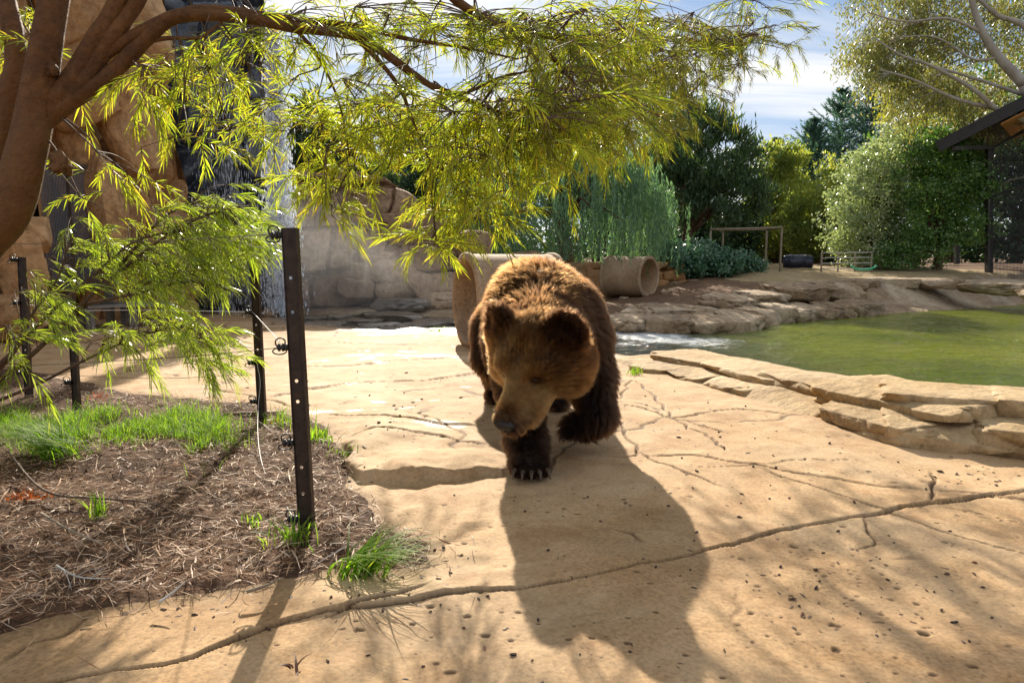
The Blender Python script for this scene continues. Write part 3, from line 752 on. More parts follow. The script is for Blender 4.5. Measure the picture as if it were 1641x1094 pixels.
# ------------------------------------------------------------------ cliff, waterfall and rock wall
def rock_sheet(name, plan, h_of, mat, nu, nv, depth, seed, label, cat, bx=1.1, bz=0.7, amp=0.22, lean=0.12, blocky=1.0, parent_parts=None, holes=None):
    """an upright rock face with fractured blocks: plan (k,2) is walked from left to right, the face looks towards the viewer"""
    P = smooth_path(np.asarray(plan, float), 10)
    l = np.concatenate([[0], np.cumsum(np.linalg.norm(np.diff(P, axis=0), axis=1))]); LT = l[-1]
    s = np.linspace(0, LT, nu)
    C = np.stack([np.interp(s, l, P[:, 0]), np.interp(s, l, P[:, 1])], 1)
    T = nrm(np.gradient(C, axis=0)); Nn = np.stack([T[:, 1], -T[:, 0]], 1)            # outward, towards the viewer
    Ht = h_of(s / LT)
    v = np.linspace(0, 1, nv)
    S = np.repeat(s[:, None], nv, 1); Zg = Ht[:, None] * v[None]
    q = np.stack([S.ravel(), Zg.ravel(), np.full(S.size, seed * 1.7)], 1)
    # irregular courses of blocks
    wq = q[:, 1] + 0.25 * fbm2(q[:, 0] * 0.5, q[:, 1] * 0.5, 3, seed)
    row = np.floor(wq / bz).astype(np.int64)
    jit = _h(row, row * 0, row * 0, seed + 3)
    wx = q[:, 0] + 0.28 * fbm2(q[:, 0] * 0.6 + 9, q[:, 1] * 0.6, 3, seed + 1) + jit * bx * 2
    bw = bx * (0.7 + 0.8 * _h(row, row * 0 + 1, row * 0, seed + 4))
    colm = np.floor(wx / bw).astype(np.int64)
    val = _h(row, colm, row * 0, seed + 5)
    fz = wq / bz - row; fx = wx / bw - colm
    ez = np.minimum(fz, 1 - fz) * bz; ex = np.minimum(fx, 1 - fx) * bw
    joint = np.maximum(sstep(0.09, 0.0, ez), sstep(0.08, 0.0, ex))
    d1, d2, iv = worley(np.stack([q[:, 0] * 0.55, q[:, 1] * 0.45, q[:, 2]], 1), seed)
    D = amp * blocky * (val - 0.5) + amp * 1.6 * (iv - 0.5) - 0.17 * blocky * joint - 0.12 * sstep(0.10, 0.0, d2 - d1)
    D = D + amp * 0.9 * fbm2(q[:, 0] * 0.45, q[:, 1] * 0.35, 3, seed + 11) + 0.05 * fbm2(q[:, 0] * 2.1, q[:, 1] * 2.1, 4, seed + 13)
    D = D.reshape(nu, nv) - lean * Zg
    if holes is not None: D = D + holes(S, Zg)
    X = C[:, 0:1] + Nn[:, 0:1] * D; Y = C[:, 1:2] + Nn[:, 1:2] * D
    Z = Zg - 0.15 + 0.10 * fbm2(S.ravel() * 1.5, Zg.ravel() * 0.1, 3, seed + 17).reshape(nu, nv) * (v[None] > 0.97)
    front = np.stack([X, Y, Z], -1)
    back = front[:, -1, :].copy()
    kk = np.linspace(0.15, 1, 5)
    top = np.stack([np.stack([back[:, 0] - Nn[:, 0] * depth * t, back[:, 1] - Nn[:, 1] * depth * t, back[:, 2] + 0.12 * np.sin(3 * s + 5 * t) * t - 0.2 * t], -1) for t in kk], 1)
    low = top[:, -1:, :].copy(); low[:, :, 2] = -0.3
    G = np.concatenate([front, top, low], 1); n2 = G.shape[1]
    F = grid_faces(nu, n2)
    V = G.reshape(-1, 3)
    # end caps
    caps = []
    for i in (0, nu - 1):
        ids = i * n2 + np.arange(n2); c = len(V); V = np.concatenate([V, G[i].mean(0)[None]])
        t = np.stack([ids[:-1], ids[1:], np.full(n2 - 1, c)], 1); caps.append(t if i else t[:, ::-1])
    loc = (float(C[nu // 2, 0]), float(C[nu // 2, 1]), 0.0)
    o = tag(link(name, None, None, loc), label, cat)
    part('rock_face', V, [F[:, ::-1], np.concatenate(caps)], mat, o)
    return o, C, Nn, Ht

gate_px = (70, 160, 258, 432)
cliff_plan = [G2(-620, 640), G2(-250, 580), G2(0, 549), G2(62, 546)] 
A0 = G2(62, 546)
cliff, Cc, Cn, Ch = rock_sheet('sandstone_cliff', [G2(-900, 690), G2(-420, 600), G2(-120, 560), G2(0, 549), A0], lambda t: 6.5 + 0 * t, M_CLIFF, 120, 150, 2.0, 3,
    'smooth orange sandstone cliff standing behind the thick tree trunk', 'cliff', 1.9, 1.4, 0.30, 0.02, 0.5)
cliff2, _, _, _ = rock_sheet('sandstone_cliff', [PT(75, 500, 11.2)[:2], PT(150, 500, 11.6)[:2], PT(215, 500, 12.2)[:2], PT(285, 500, 13.2)[:2]], lambda t: 7.0 + 0 * t, M_CLIFF, 110, 170, 2.5, 7,
    'tall orange sandstone cliff with slanting fractures beside the dark wet rock', 'cliff', 1.0, 2.2, 0.38, 0.03, 0.7,
    holes=lambda S, Z: -1.0 * sstep(2.6, 2.35, Z) * sstep(1.95, 1.7, S))
cliff3, _, _, _ = rock_sheet('dark_cliff', [PT(268, 495, 14.0)[:2], PT(330, 495, 14.6)[:2], PT(390, 495, 15.0)[:2], PT(445, 495, 15.3)[:2]], lambda t: 8.0 - 0.6 * t, M_WETROCK, 120, 170, 2.0, 13,
    'dark blue grey wet rock face behind the falling water', 'cliff', 0.9, 0.9, 0.34, 0.05, 0.9)
wall_h = lambda t: 3.35 - 0.25 * np.sin(t * 9) * 0.4 - 1.9 * sstep(0.25, 0.8, t)
wall, Wc, Wn, Wh = rock_sheet('rock_wall', [PT(462, 490, 14.9)[:2], PT(540, 490, 15.6)[:2], PT(640, 490, 15.8)[:2], PT(740, 490, 15.9)[:2], PT(860, 490, 17.2)[:2]], wall_h, M_WALL, 220, 150, 1.2, 23,
    'grey brown wall of fractured rock blocks in shade, sloping down towards the pipes', 'rock wall', 1.7, 0.95, 0.30, 0.16, 1.3)
def build_low_wall():
    g = np.random.default_rng(44); a, b = PT(872, 450, 18.7)[:2], PT(1085, 450, 19.6)[:2]; d = nrm(b - a); Lw = np.linalg.norm(b - a)
    o = thing('retaining_wall', 'low wall of stacked stone blocks behind the smaller concrete pipe under the weeping tree', 'stone wall', (float(a[0] + b[0]) / 2, float(a[1] + b[1]) / 2, 0))
    k = 0
    for row, (z0, h) in enumerate(((-0.12, 0.40), (0.25, 0.33), (0.55, 0.32), (0.84, 0.24))):
        s_ = -0.2 * (row % 2)
        while s_ < Lw:
            w = g.uniform(0.4, 0.75); V, F = rock((w * 1.06, 0.42, h * 1.06), 700 + k, 10, 0.86, 0.05, 0.0, (0, 0), math.atan2(d[1], d[0]) + g.normal(0, 0.03), 0.8, 1.0, 4)
            p = a + d * (s_ + w / 2) + np.array([-d[1], d[0]]) * (0.07 * row + g.normal(0, 0.02)); V[:, :2] += p; V[:, 2] += z0; part('stone', V, F, M_CLIFF, o); s_ += w; k += 1
build_low_wall()
rg = np.random.default_rng(8)
def wall_blocks(par, C, Nn, Hh, n, mat, seed, smax=0.9):
    for i in range(n):
        k = rg.integers(4, len(C) - 4); z = rg.uniform(0.0, 0.85) * Hh[k]
        V, F = rock((rg.uniform(0.5, 1.1) * smax, rg.uniform(0.3, 0.5), rg.uniform(0.28, 0.6) * smax), seed + i, 14, 0.72, 0.08, 0.06, (0, 0), math.atan2(Nn[k, 1], Nn[k, 0]) + math.pi / 2, 0.6)
        V[:, 0] += C[k, 0] + Nn[k, 0] * (-0.14 * z + 0.02); V[:, 1] += C[k, 1] + Nn[k, 1] * (-0.14 * z + 0.02); V[:, 2] += z - 0.1
        part('rock_block', V, F, mat, par)
wall_blocks(wall, Wc, Wn, Wh, 20, M_WALL, 300, 1.35)

# slanting slabs of dry sandstone that stand out of the second cliff
for i, (px, py, Y, w, h, lean) in enumerate(((182, 430, 11.0, 0.55, 2.2, 0.04), (205, 440, 11.3, 0.8, 3.0, 0.3), (245, 430, 12.2, 0.75, 2.6, 0.22), (140, 190, 11.0, 1.0, 1.6, 0.1), (225, 250, 11.6, 1.0, 2.2, 0.28), (255, 140, 12.3, 0.9, 2.4, 0.2), (170, 90, 11.3, 1.1, 1.7, 0.15), (120, 60, 10.9, 1.1, 1.6, 0.1))):
    p = PT(px, py, Y); V, F = rock((w, 0.7, h), 400 + i, 22, 0.9, 0.07, 0.0, (0, -lean), 0.35, 0.9, 1.0, 14)
    V += np.array([p[0], p[1], p[2] - 0.2]); part('rock_slab', V, F, M_CLIFF, cliff2)
for i, (px, py, Y, w, h, lean) in enumerate(((20, 520, 9.0, 0.8, 0.7, 0.0), (50, 470, 9.2, 0.55, 1.1, 0.1), (-30, 420, 8.9, 0.9, 1.0, 0.0), (62, 380, 9.4, 0.35, 0.5, 0.1))):
    p = PT(px, py, Y); V, F = rock((w, 0.5, h), 430 + i, 20, 0.85, 0.08, 0.0, (0, -lean), 0.3, 0.9, 1.0, 14)
    V += np.array([p[0], p[1], p[2] - 0.2]); part('rock_slab', V, F, M_CLIFF, cliff)
for i, (px, py, Y, w, h, lean) in enumerate(((290, 470, 13.8, 0.3, 2.4, -0.2), (315, 400, 14.2, 0.9, 1.0, 0), (350, 470, 14.3, 1.0, 1.1, 0), (300, 220, 14.0, 0.9, 1.6, 0.0), (395, 480, 14.7, 0.9, 0.8, 0), (425, 480, 14.8, 0.8, 0.9, 0))):
    p = PT(px, py, Y); V, F = rock((w, 0.6, h), 450 + i, 20, 0.9, 0.08, 0.0, (0, lean), 0.15, 0.9, 1.0, 12)
    V += np.array([p[0], p[1], p[2] - 0.1]); part('rock_slab', V, F, M_WETROCK, cliff3)

# ------------------------------------------------------------------ falling water and its mist
def build_fall():
    m, nt, out = new_mat('falling_water')
    p = N(nt, 'ShaderNodeBsdfPrincipled', i_Roughness=0.15); p.inputs['Base Color'].default_value = (0.86, 0.90, 0.95, 1)
    t = N(nt, 'ShaderNodeBsdfTranslucent'); t.inputs[0].default_value = (0.9, 0.94, 1.0, 1)
    mx = N(nt, 'ShaderNodeMixShader', i_0=0.55); L(nt, p.outputs[0], mx.inputs[1]); L(nt, t.outputs[0], mx.inputs[2]); L(nt, mx.outputs[0], out.inputs[0])
    def drops(n, seed, xr, yr, zr, lr, wr, spread):
        g = np.random.default_rng(seed)
        z = g.uniform(zr[0], zr[1], n); k = 1 - z / zr[1]
        x = g.normal(0, 1, n) * (xr * (0.5 + spread * k)); y = g.normal(0, 1, n) * yr * (0.6 + k)
        ln = g.uniform(lr[0], lr[1], n); w = g.uniform(wr[0], wr[1], n); a = g.uniform(0, math.pi, n)
        c = np.stack([x, y, z], 1); u = np.stack([np.cos(a), np.sin(a), 0 * a], 1) * w[:, None]; vv = np.stack([-np.sin(a), np.cos(a), 0 * a], 1) * w[:, None]
        up = np.stack([0 * a, 0 * a, ln / 2], 1)
        V = np.stack([c + up, c + u, c + vv, c - u, c - vv, c - up], 1).reshape(-1, 3)
        b = np.arange(n)[:, None] * 6
        T = np.concatenate([b + np.array(t) for t in ((0, 1, 2), (0, 2, 3), (0, 3, 4), (0, 4, 1), (5, 2, 1), (5, 3, 2), (5, 4, 3), (5, 1, 4))])
        return V, T
    base = PT(454, 500, 13.6); base[2] = 0
    o = thing('waterfall', 'white waterfall breaking into drops as it falls down the dark wet rock', 'waterfall', base)
    V, T = drops(11000, 4, 0.10, 0.10, (0.0, 5.8), (0.025, 0.13), (0.008, 0.022), 1.3)
    a = part('water_column', V + base, T, m, o, False); a['kind'] = 'stuff'
    b2 = PT(375, 500, 14.05); b2[2] = 0
    V, T = drops(1500, 5, 0.5, 0.12, (0.0, 4.6), (0.04, 0.2), (0.003, 0.007), 0.3)
    a = part('water_veil', V + b2, T, m, o, False); a['kind'] = 'stuff'
    # mist over the foot of the fall
    mm, nt, out = new_mat('mist')
    vp = N(nt, 'ShaderNodeVolumePrincipled', i_Density=0.75, i_Anisotropy=0.6)
    gc = N(nt, 'ShaderNodeTexCoord').outputs['Generated']; mg = N(nt, 'ShaderNodeVectorMath', operation='MULTIPLY_ADD'); mg.inputs[1].default_value = (2, 2, 1.0); mg.inputs[2].default_value = (-1, -1, 0.0); L(nt, gc, mg.inputs[0])
    lg = N(nt, 'ShaderNodeVectorMath', operation='LENGTH'); L(nt, mg.outputs[0], lg.inputs[0])
    fall = ramp(nt, lg.outputs['Value'], [(0.05, 1.0), (0.45, 0.35), (0.95, 0.0)]).outputs[0]
    dn_ = N(nt, 'ShaderNodeMath', operation='MULTIPLY', i_1=0.19); L(nt, fall, dn_.inputs[0]); L(nt, dn_.outputs[0], vp.inputs['Density']); vp.inputs['Color'].default_value = (0.93, 0.96, 1, 1)
    L(nt, vp.outputs[0], out.inputs['Volume'])
    for i, (px, py, Y, d) in enumerate(((500, 470, 12.6, (4.4, 3.2, 2.6)), (600, 480, 12.9, (4.4, 2.6, 1.7)))):
        p = PT(px, py, Y); V, F = rock(d, 500 + i, 12, 0.2, 0.16, 0, (0, 0), 0.1, 1.0)
        V += np.array([p[0], p[1], 0.02])
        tag(link('mist', make_mesh('mist', V - p, F, mm), None, tuple(p)), kind='stuff')
build_fall()

# ------------------------------------------------------------------ mesh gate in the cliff recess, timber platform
M_STEEL = mat_plain('weathered_steel', (0.07, 0.055, 0.045), (0.16, 0.12, 0.09), 9, 0.55, 0.5)
M_GREYWIRE = mat_plain('grey_wire', (0.28, 0.29, 0.32), (0.40, 0.40, 0.42), 20, 0.45, 0.6)
M_TIMBER = mat_plain('grey_timber', (0.20, 0.17, 0.14), (0.36, 0.32, 0.27), 6, 0.8, 0, 0.2, 0.4, 0.01, (1, 1, 8))
M_DARK = mat_plain('painted_room_shade', (0.05, 0.055, 0.075), (0.09, 0.095, 0.12), 3, 0.9)
def build_gate():
    a, b = PT(66, 432, 10.3), PT(172, 432, 11.0); zt = PT(66, 262, 10.3)[2]; zb = 0.75
    o = thing('mesh_gate', 'wire mesh gate with a rusty upright set in the cliff recess behind the tree trunk', 'gate', (float(a[0] + b[0]) / 2, float(a[1] + b[1]) / 2, zb))
    P = lambda t, z: np.array([a[0] + (b[0] - a[0]) * t, a[1] + (b[1] - a[1]) * t, z])
    f = MB(); f.bar(P(0, zb), P(0, zt), 0.05); f.bar(P(1, zb), P(1, zt), 0.05); f.bar(P(0, zt + 0.026), P(1, zt + 0.026), 0.05); f.bar(P(0, zb - 0.026), P(1, zb - 0.026), 0.05)
    part('gate_frame', *f.data(), M_STEEL, o, False)
    f = MB(); f.bar(P(0.48, zb), P(0.48, zt), 0.045); part('upright', *f.data(), M_STEEL, o, False)
    w = MB(); off = np.array([0.0, -0.012, 0])
    for i in range(1, 44): w.bar(P(i / 44, zb) + off, P(i / 44, zt) + off, 0.006)
    for i in range(1, 60): z = zb + (zt - zb) * i / 60; w.bar(P(0, z) - off * 0.3, P(1, z) - off * 0.3, 0.006)
    part('wire_mesh', *w.data(), M_GREYWIRE, o, False, kind='stuff')
    bk = MB(); bk.box(P(0.5, (zt + zb) / 2) + np.array([-0.1, 0.7, 0]), (1.05, 0.08, zt - zb + 0.3), [[0.83, -0.55, 0], [0.55, 0.83, 0], [0, 0, 1]])  # sheet whose dark colour stands for the unlit room behind the mesh
    part('room_shade_panel', *bk.data(), M_DARK, o, False)
build_gate()
def build_platform():
    p0, p1 = PT(140, 500, 10.6), PT(282, 497, 11.4)
    o = thing('timber_platform', 'low grey timber platform on posts at the foot of the cliff behind the weeping shrub', 'platform', ((p0[0] + p1[0]) / 2, (p0[1] + p1[1]) / 2, 0))
    d = nrm(p1 - p0); d[2] = 0; nn = np.array([-d[1], d[0], 0]); zt = 0.36
    for k in range(6):
        b = MB(); q = nn * (0.16 * k); a_, c_ = p0 + q, p1 + q; a_[2] = c_[2] = zt; b.bar(a_, c_, 0.145, 0.04); part('plank', *b.data(), M_TIMBER, o, False)
    for t in (0.03, 0.5, 0.97):
        for k in (0.04, 0.76):
            b = MB(); q = p0 + (p1 - p0) * t + nn * k; q[2] = -0.05; e = q.copy(); e[2] = zt - 0.022; b.bar(q, e, 0.09); part('post', *b.data(), M_TIMBER, o, False)
    for t in (0.35, 0.62):
        b = MB(); q = p0 + (p1 - p0) * t + nn * 0.9; q[2] = -0.05; e = q.copy(); e[2] = 1.0; b.bar(q, e, 0.10); part('back_post', *b.data(), M_TIMBER, o, False)
build_platform()
# ------------------------------------------------------------------ concrete pipes, drum, frame, rails, enclosure
M_PIPE = mat_stone('concrete_pipe', (0.24, 0.15, 0.085), (0.40, 0.275, 0.165), (0.52, 0.38, 0.25), 1.3, 0.8, 0.3, 0.01, 30.0)
def pipe(a, b, ro, ri, lab, seed):
    """a hollow pipe from end a to end b (axis points)"""
    a, b = np.asarray(a, float), np.asarray(b, float); d = nrm(b - a); ln = np.linalg.norm(b - a)
    x = nrm(np.cross(d, [0, 0, 1.0])); y = np.cross(x, d); M = np.stack([x, y, d], 1)
    o = thing('concrete_pipe', lab, 'pipe', ((a[0] + b[0]) / 2, (a[1] + b[1]) / 2, min(a[2], b[2]) - ro))
    c = 0.012
    m = MB(); m.lathe([(ri + c, 0), (ro - c, 0), (ro, c)] + [(ro, t * ln) for t in np.linspace(0.05, 0.95, 12)] + [(ro, ln - c), (ro - c, ln), (ri + c, ln), (ri, ln - c)], M, a, 64)
    V, F = m.data(); dV = V - a; V = V + nrm(dV - (dV @ d)[:, None] * d) * (0.006 * fbm3(V * 2.2, 3, seed))[:, None]
    part('shell', V, F, M_PIPE, o)
    m = MB(); m.lathe([(ri, ln - c)] + [(ri - 0.001, t * ln) for t in np.linspace(0.95, 0.05, 8)] + [(ri, c), (ri + c, 0)], M, a, 64)
    part('inner_wall', *m.data(), M_PIPE, o)
    m = MB(); m.lathe([(ro + 0.001, 0.004), (ro + 0.022, 0.012), (ro + 0.022, 0.055), (ro + 0.001, 0.066)], M, a, 64); part('rim', *m.data(), M_PIPE, o)
    m = MB(); m.lathe([(ro + 0.001, ln - 0.066), (ro + 0.022, ln - 0.055), (ro + 0.022, ln - 0.012), (ro + 0.001, ln - 0.004)], M, a, 64); part('rim', *m.data(), M_PIPE, o)
    return o
_e = PT(744, 481, 8.55); _e[2] = 0.575
pipe(_e, _e + np.array([1.14, 0.42, 0.0]), 0.58, 0.51, 'large concrete pipe lying on the pavement behind the bear', 3)
_f = PT(1041, 447, 17.8); _f[2] = 0.67
pipe(_f + np.array([-0.93, 0.78, 0.02]), _f, 0.53, 0.46, 'smaller concrete pipe lying on the dirt under the weeping tree with its open end showing', 5)

M_DRUM = mat_plain('black_plastic', (0.008, 0.010, 0.02), (0.018, 0.022, 0.045), 8, 0.35, 0, 0.5)
M_POLE = mat_plain('weathered_pole', (0.17, 0.13, 0.09), (0.33, 0.27, 0.19), 7, 0.8, 0, 0.2, 0.3, 0.01, (1, 1, 6))
M_RAIL = mat_plain('pale_rail', (0.36, 0.35, 0.31), (0.52, 0.5, 0.46), 9, 0.7)
def bank_z(p): return float(bank_h(np.array(p[0]), np.array(p[1])))
def build_far_props():
    p = PT(1255, 416, 23.5); q = PT(1303, 417, 23.2); z = bank_z(p) + 0.235; p[2] = z; q[2] = z - 0.01
    d = nrm(q - p); ln = np.linalg.norm(q - p); x = nrm(np.cross(d, [0, 0, 1.0])); y = np.cross(x, d); M = np.stack([x, y, d], 1)
    o = thing('plastic_drum', 'black plastic drum lying on its side on the dirt slope beyond the pool', 'drum', ((p[0] + q[0]) / 2, (p[1] + q[1]) / 2, z - 0.24))
    m = MB(); m.lathe([(0.0, 0), (0.16, 0.0), (0.2, 0.02), (0.225, 0.08), (0.24, 0.2), (0.252, 0.21), (0.252, 0.25), (0.24, 0.26), (0.245, ln / 2), (0.24, ln - 0.26), (0.252, ln - 0.25), (0.252, ln - 0.21), (0.24, ln - 0.2), (0.225, ln - 0.08)], M, p, 32)
    part('body', *m.data(), M_DRUM, o)
    m = MB(); m.lathe([(0.226, ln - 0.08), (0.2, ln - 0.02), (0.17, ln), (0.0, ln)], M, p, 32); part('end_cap', *m.data(), M_DRUM, o)
    M_HOLE = mat_plain('painted_drum_hole', (0.002, 0.002, 0.002), (0.004, 0.004, 0.004), 3, 0.9)  # near-black discs on the drum, painting the dark of openings
    for t, a in ((0.30, 0.5), (0.62, 0.25), (0.48, 0.95)):
        n_ = -x * math.cos(a) * -1 if False else (np.array([0, -1.0, 0]) * math.cos(a) + np.array([0, 0, 1.0]) * math.sin(a))
        c = p + d * ln * t + n_ * 0.243; u = nrm(np.cross(n_, d)); m = MB(); m.lathe([(0.0, 0.004), (0.03, 0.004), (0.034, 0.0)], np.stack([d, u, n_], 1), c, 14); part('painted_hole', *m.data(), M_HOLE, o)
    # the timber frame in front of the trees
    Y = 22.4
    tops = [PT(1139, 370, Y), PT(1159, 371, Y + 0.8), PT(1229, 369, Y + 0.6), PT(1253, 366, Y)]
    o = thing('pole_pergola', 'open frame of weathered poles with a top rail standing before the trees', 'frame', (tops[0][0], Y, bank_z(tops[0])))
    for t in tops:
        b = t.copy(); b[2] = bank_z(b) - 0.1; m = MB(); m.tube(np.linspace(b, t, 5), [0.040, 0.038, 0.036, 0.035, 0.034], 9); part('post', *m.data(), M_POLE, o)
    for i, j in ((0, 3), (0, 1), (3, 2), (1, 2)):
        m = MB(); m.tube(np.linspace(tops[i] + [0, 0, 0.05], tops[j] + [0, 0, 0.03], 5), 0.032, 8); part('top_rail', *m.data(), M_POLE, o)
    # low rail fence
    Y = 21.7
    o = thing('rail_fence', 'low fence of thin pale rails on posts in front of the silvery bushes', 'fence', tuple(PT(1350, 425, Y)[:2]) + (0.7,))
    pts = [PT(px, 428, Y) for px in (1316, 1343, 1370, 1396)]
    for p in pts:
        b = p.copy(); b[2] = bank_z(b) - 0.1; t = b.copy(); t[2] = bank_z(b) + 0.66; m = MB(); m.tube([b, t], 0.025, 7); part('post', *m.data(), M_POLE, o)
    for k in range(4):
        a, b = pts[0].copy(), pts[-1].copy(); a[2] = bank_z(a) + 0.13 + 0.165 * k; b[2] = bank_z(b) + 0.15 + 0.165 * k; a[1] -= 0.03; b[1] -= 0.03
        m = MB(); m.tube(np.linspace(a, b, 6) + np.random.default_rng(k).normal(0, 0.008, (6, 3)), 0.017, 6); part('rail', *m.data(), M_RAIL, o)
    # green hose
    mg = mat_plain('green_hose', (0.02, 0.42, 0.20), (0.03, 0.5, 0.26), 5, 0.5)
    P = smooth_path([PT(px, py, 21.3) for px, py in ((1364, 425), (1370, 430), (1382, 432), (1394, 431), (1402, 428), (1404, 425))], 6)
    m = MB(); m.tube(P, 0.025, 7); solo('garden_hose', *m.data(), mg, 'bright green hose sagging from the low rail fence', 'hose')
    # enclosure with a sloping roof
    Mb = mat_plain('dark_roof_metal', (0.022, 0.019, 0.018), (0.045, 0.038, 0.036), 4, 0.6, 0.1)
    Mo = mat_plain('orange_soffit', (0.32, 0.13, 0.035), (0.46, 0.21, 0.06), 3, 0.8)
    Mw = mat_plain('dark_mesh_wire', (0.03, 0.03, 0.034), (0.07, 0.07, 0.075), 9, 0.5, 0.4)
    o = thing('wire_enclosure', 'tall dark enclosure with wire mesh walls and a sloping roof beside the silvery bushes', 'animal enclosure', (15.6, 21.5, 0.7))
    Y0 = 21.5
    c0 = PT(1585, 440, Y0); c0[2] = bank_z(c0) - 0.15; c1 = PT(1585, 238, Y0)
    e0 = PT(1503, 229, Y0 - 0.3); e1 = PT(1760, 96, Y0 - 2.8)                     # the eave edge climbs towards the viewer's side
    up = np.array([0, 0, 1.0])
    out_ = np.array([1.0, 2.2, 0.0])
    back0, back1 = e0 + np.array([4.5, 5.5, 0.3]), e1 + np.array([4.5, 5.5, 0.3])
    m = MB()
    V = np.array([e0, e1, back1, back0]); V = np.concatenate([V, V + up * 0.07])
    m.add(V, [[0, 1, 2, 3], [7, 6, 5, 4], [0, 4, 5, 1], [1, 5, 6, 2], [2, 6, 7, 3], [3, 7, 4, 0]]); part('roof', *m.data(), Mb, o, False)
    m = MB(); m.bar(e0 + up * -0.12, e1 + up * -0.12, 0.06, 0.34); part('fascia', *m.data(), Mb, o, False)
    s0 = e0 + (e1 - e0) * 0.42 + np.array([0.02, -0.05, -0.36]); s1 = e1 + np.array([0.02, -0.05, -0.36])
    m = MB(); V = np.array([s0, s1, s1 + np.array([3.0, 3.6, 0.2]), s0 + np.array([3.0, 3.6, 0.2])]); V = np.concatenate([V, V - up * 0.03])
    m.add(V, [[3, 2, 1, 0], [4, 5, 6, 7], [0, 1, 5, 4], [1, 2, 6, 5], [2, 3, 7, 6], [3, 0, 4, 7]]); part('soffit', *m.data(), Mo, o, False)
    m = MB(); m.bar(c0, c1, 0.16); part('post', *m.data(), Mb, o, False)
    m = MB(); m.bar(e0 + (e1 - e0) * 0.12 + up * -0.42, c1 + np.array([0.03, -0.1, 0.02]), 0.12); part('brace', *m.data(), Mb, o, False)
    r0 = PT(1700, 440, Y0 - 1.0); r0[2] = bank_z(r0) - 0.15; r1 = PT(1700, 170, Y0 - 1.0)
    m = MB(); m.bar(r0, r1, 0.16); part('post', *m.data(), Mb, o, False)
    b0 = c0 + np.array([1.9, 4.5, 0.1]); b1 = c1 + np.array([1.9, 4.5, 0.2]); m = MB(); m.bar(b0, b1, 0.14); part('post', *m.data(), Mb, o, False)
    for za, zb in ((0.30, 0.31), (0.62, 0.63), (0.985, 0.985)):
        m = MB(); m.bar(c0 + (c1 - c0) * za, r0 + (r1 - r0) * zb, 0.06); part('rail', *m.data(), Mb, o, False)
    m = MB(); m.bar(c1 + up * -0.02, r1 + up * -0.25 + np.array([0.0, 0.1, 0]), 0.05); part('rail', *m.data(), Mb, o, False)
    w = MB(); f = np.array([0, -0.09, 0])
    for i in range(1, 120): t = i / 120; w.bar(c0 + (c1 - c0) * t + f, r0 + (r1 - r0) * t + f, 0.006)
    for i in range(1, 50): t = i / 50; w.bar(c0 + (r0 - c0) * t + f * 1.1, c1 + (r1 - c1) * t + f * 1.1, 0.006)
    part('wire_mesh', *w.data(), Mw, o, False, kind='stuff')
    w = MB(); tp = e0 + (e1 - e0) * 0.1 + up * -0.42
    for i in range(0, 44):
        t = i / 44; a = c0 + (c1 - c0) * (0.62 + 0.38 * t); b = a + np.array([1.9, 4.5, 0.1]); w.bar(a, b, 0.007)
    part('side_mesh', *w.data(), Mw, o, False, kind='stuff')
    # perch branch hanging in the enclosure
    m = MB(); m.tube(smooth_path([PT(1600, 300, 22.5), PT(1620, 288, 22.6), PT(1660, 282, 22.7), PT(1700, 270, 22.8)], 4), 0.03, 6); part('perch', *m.data(), M_POLE, o)
build_far_props()

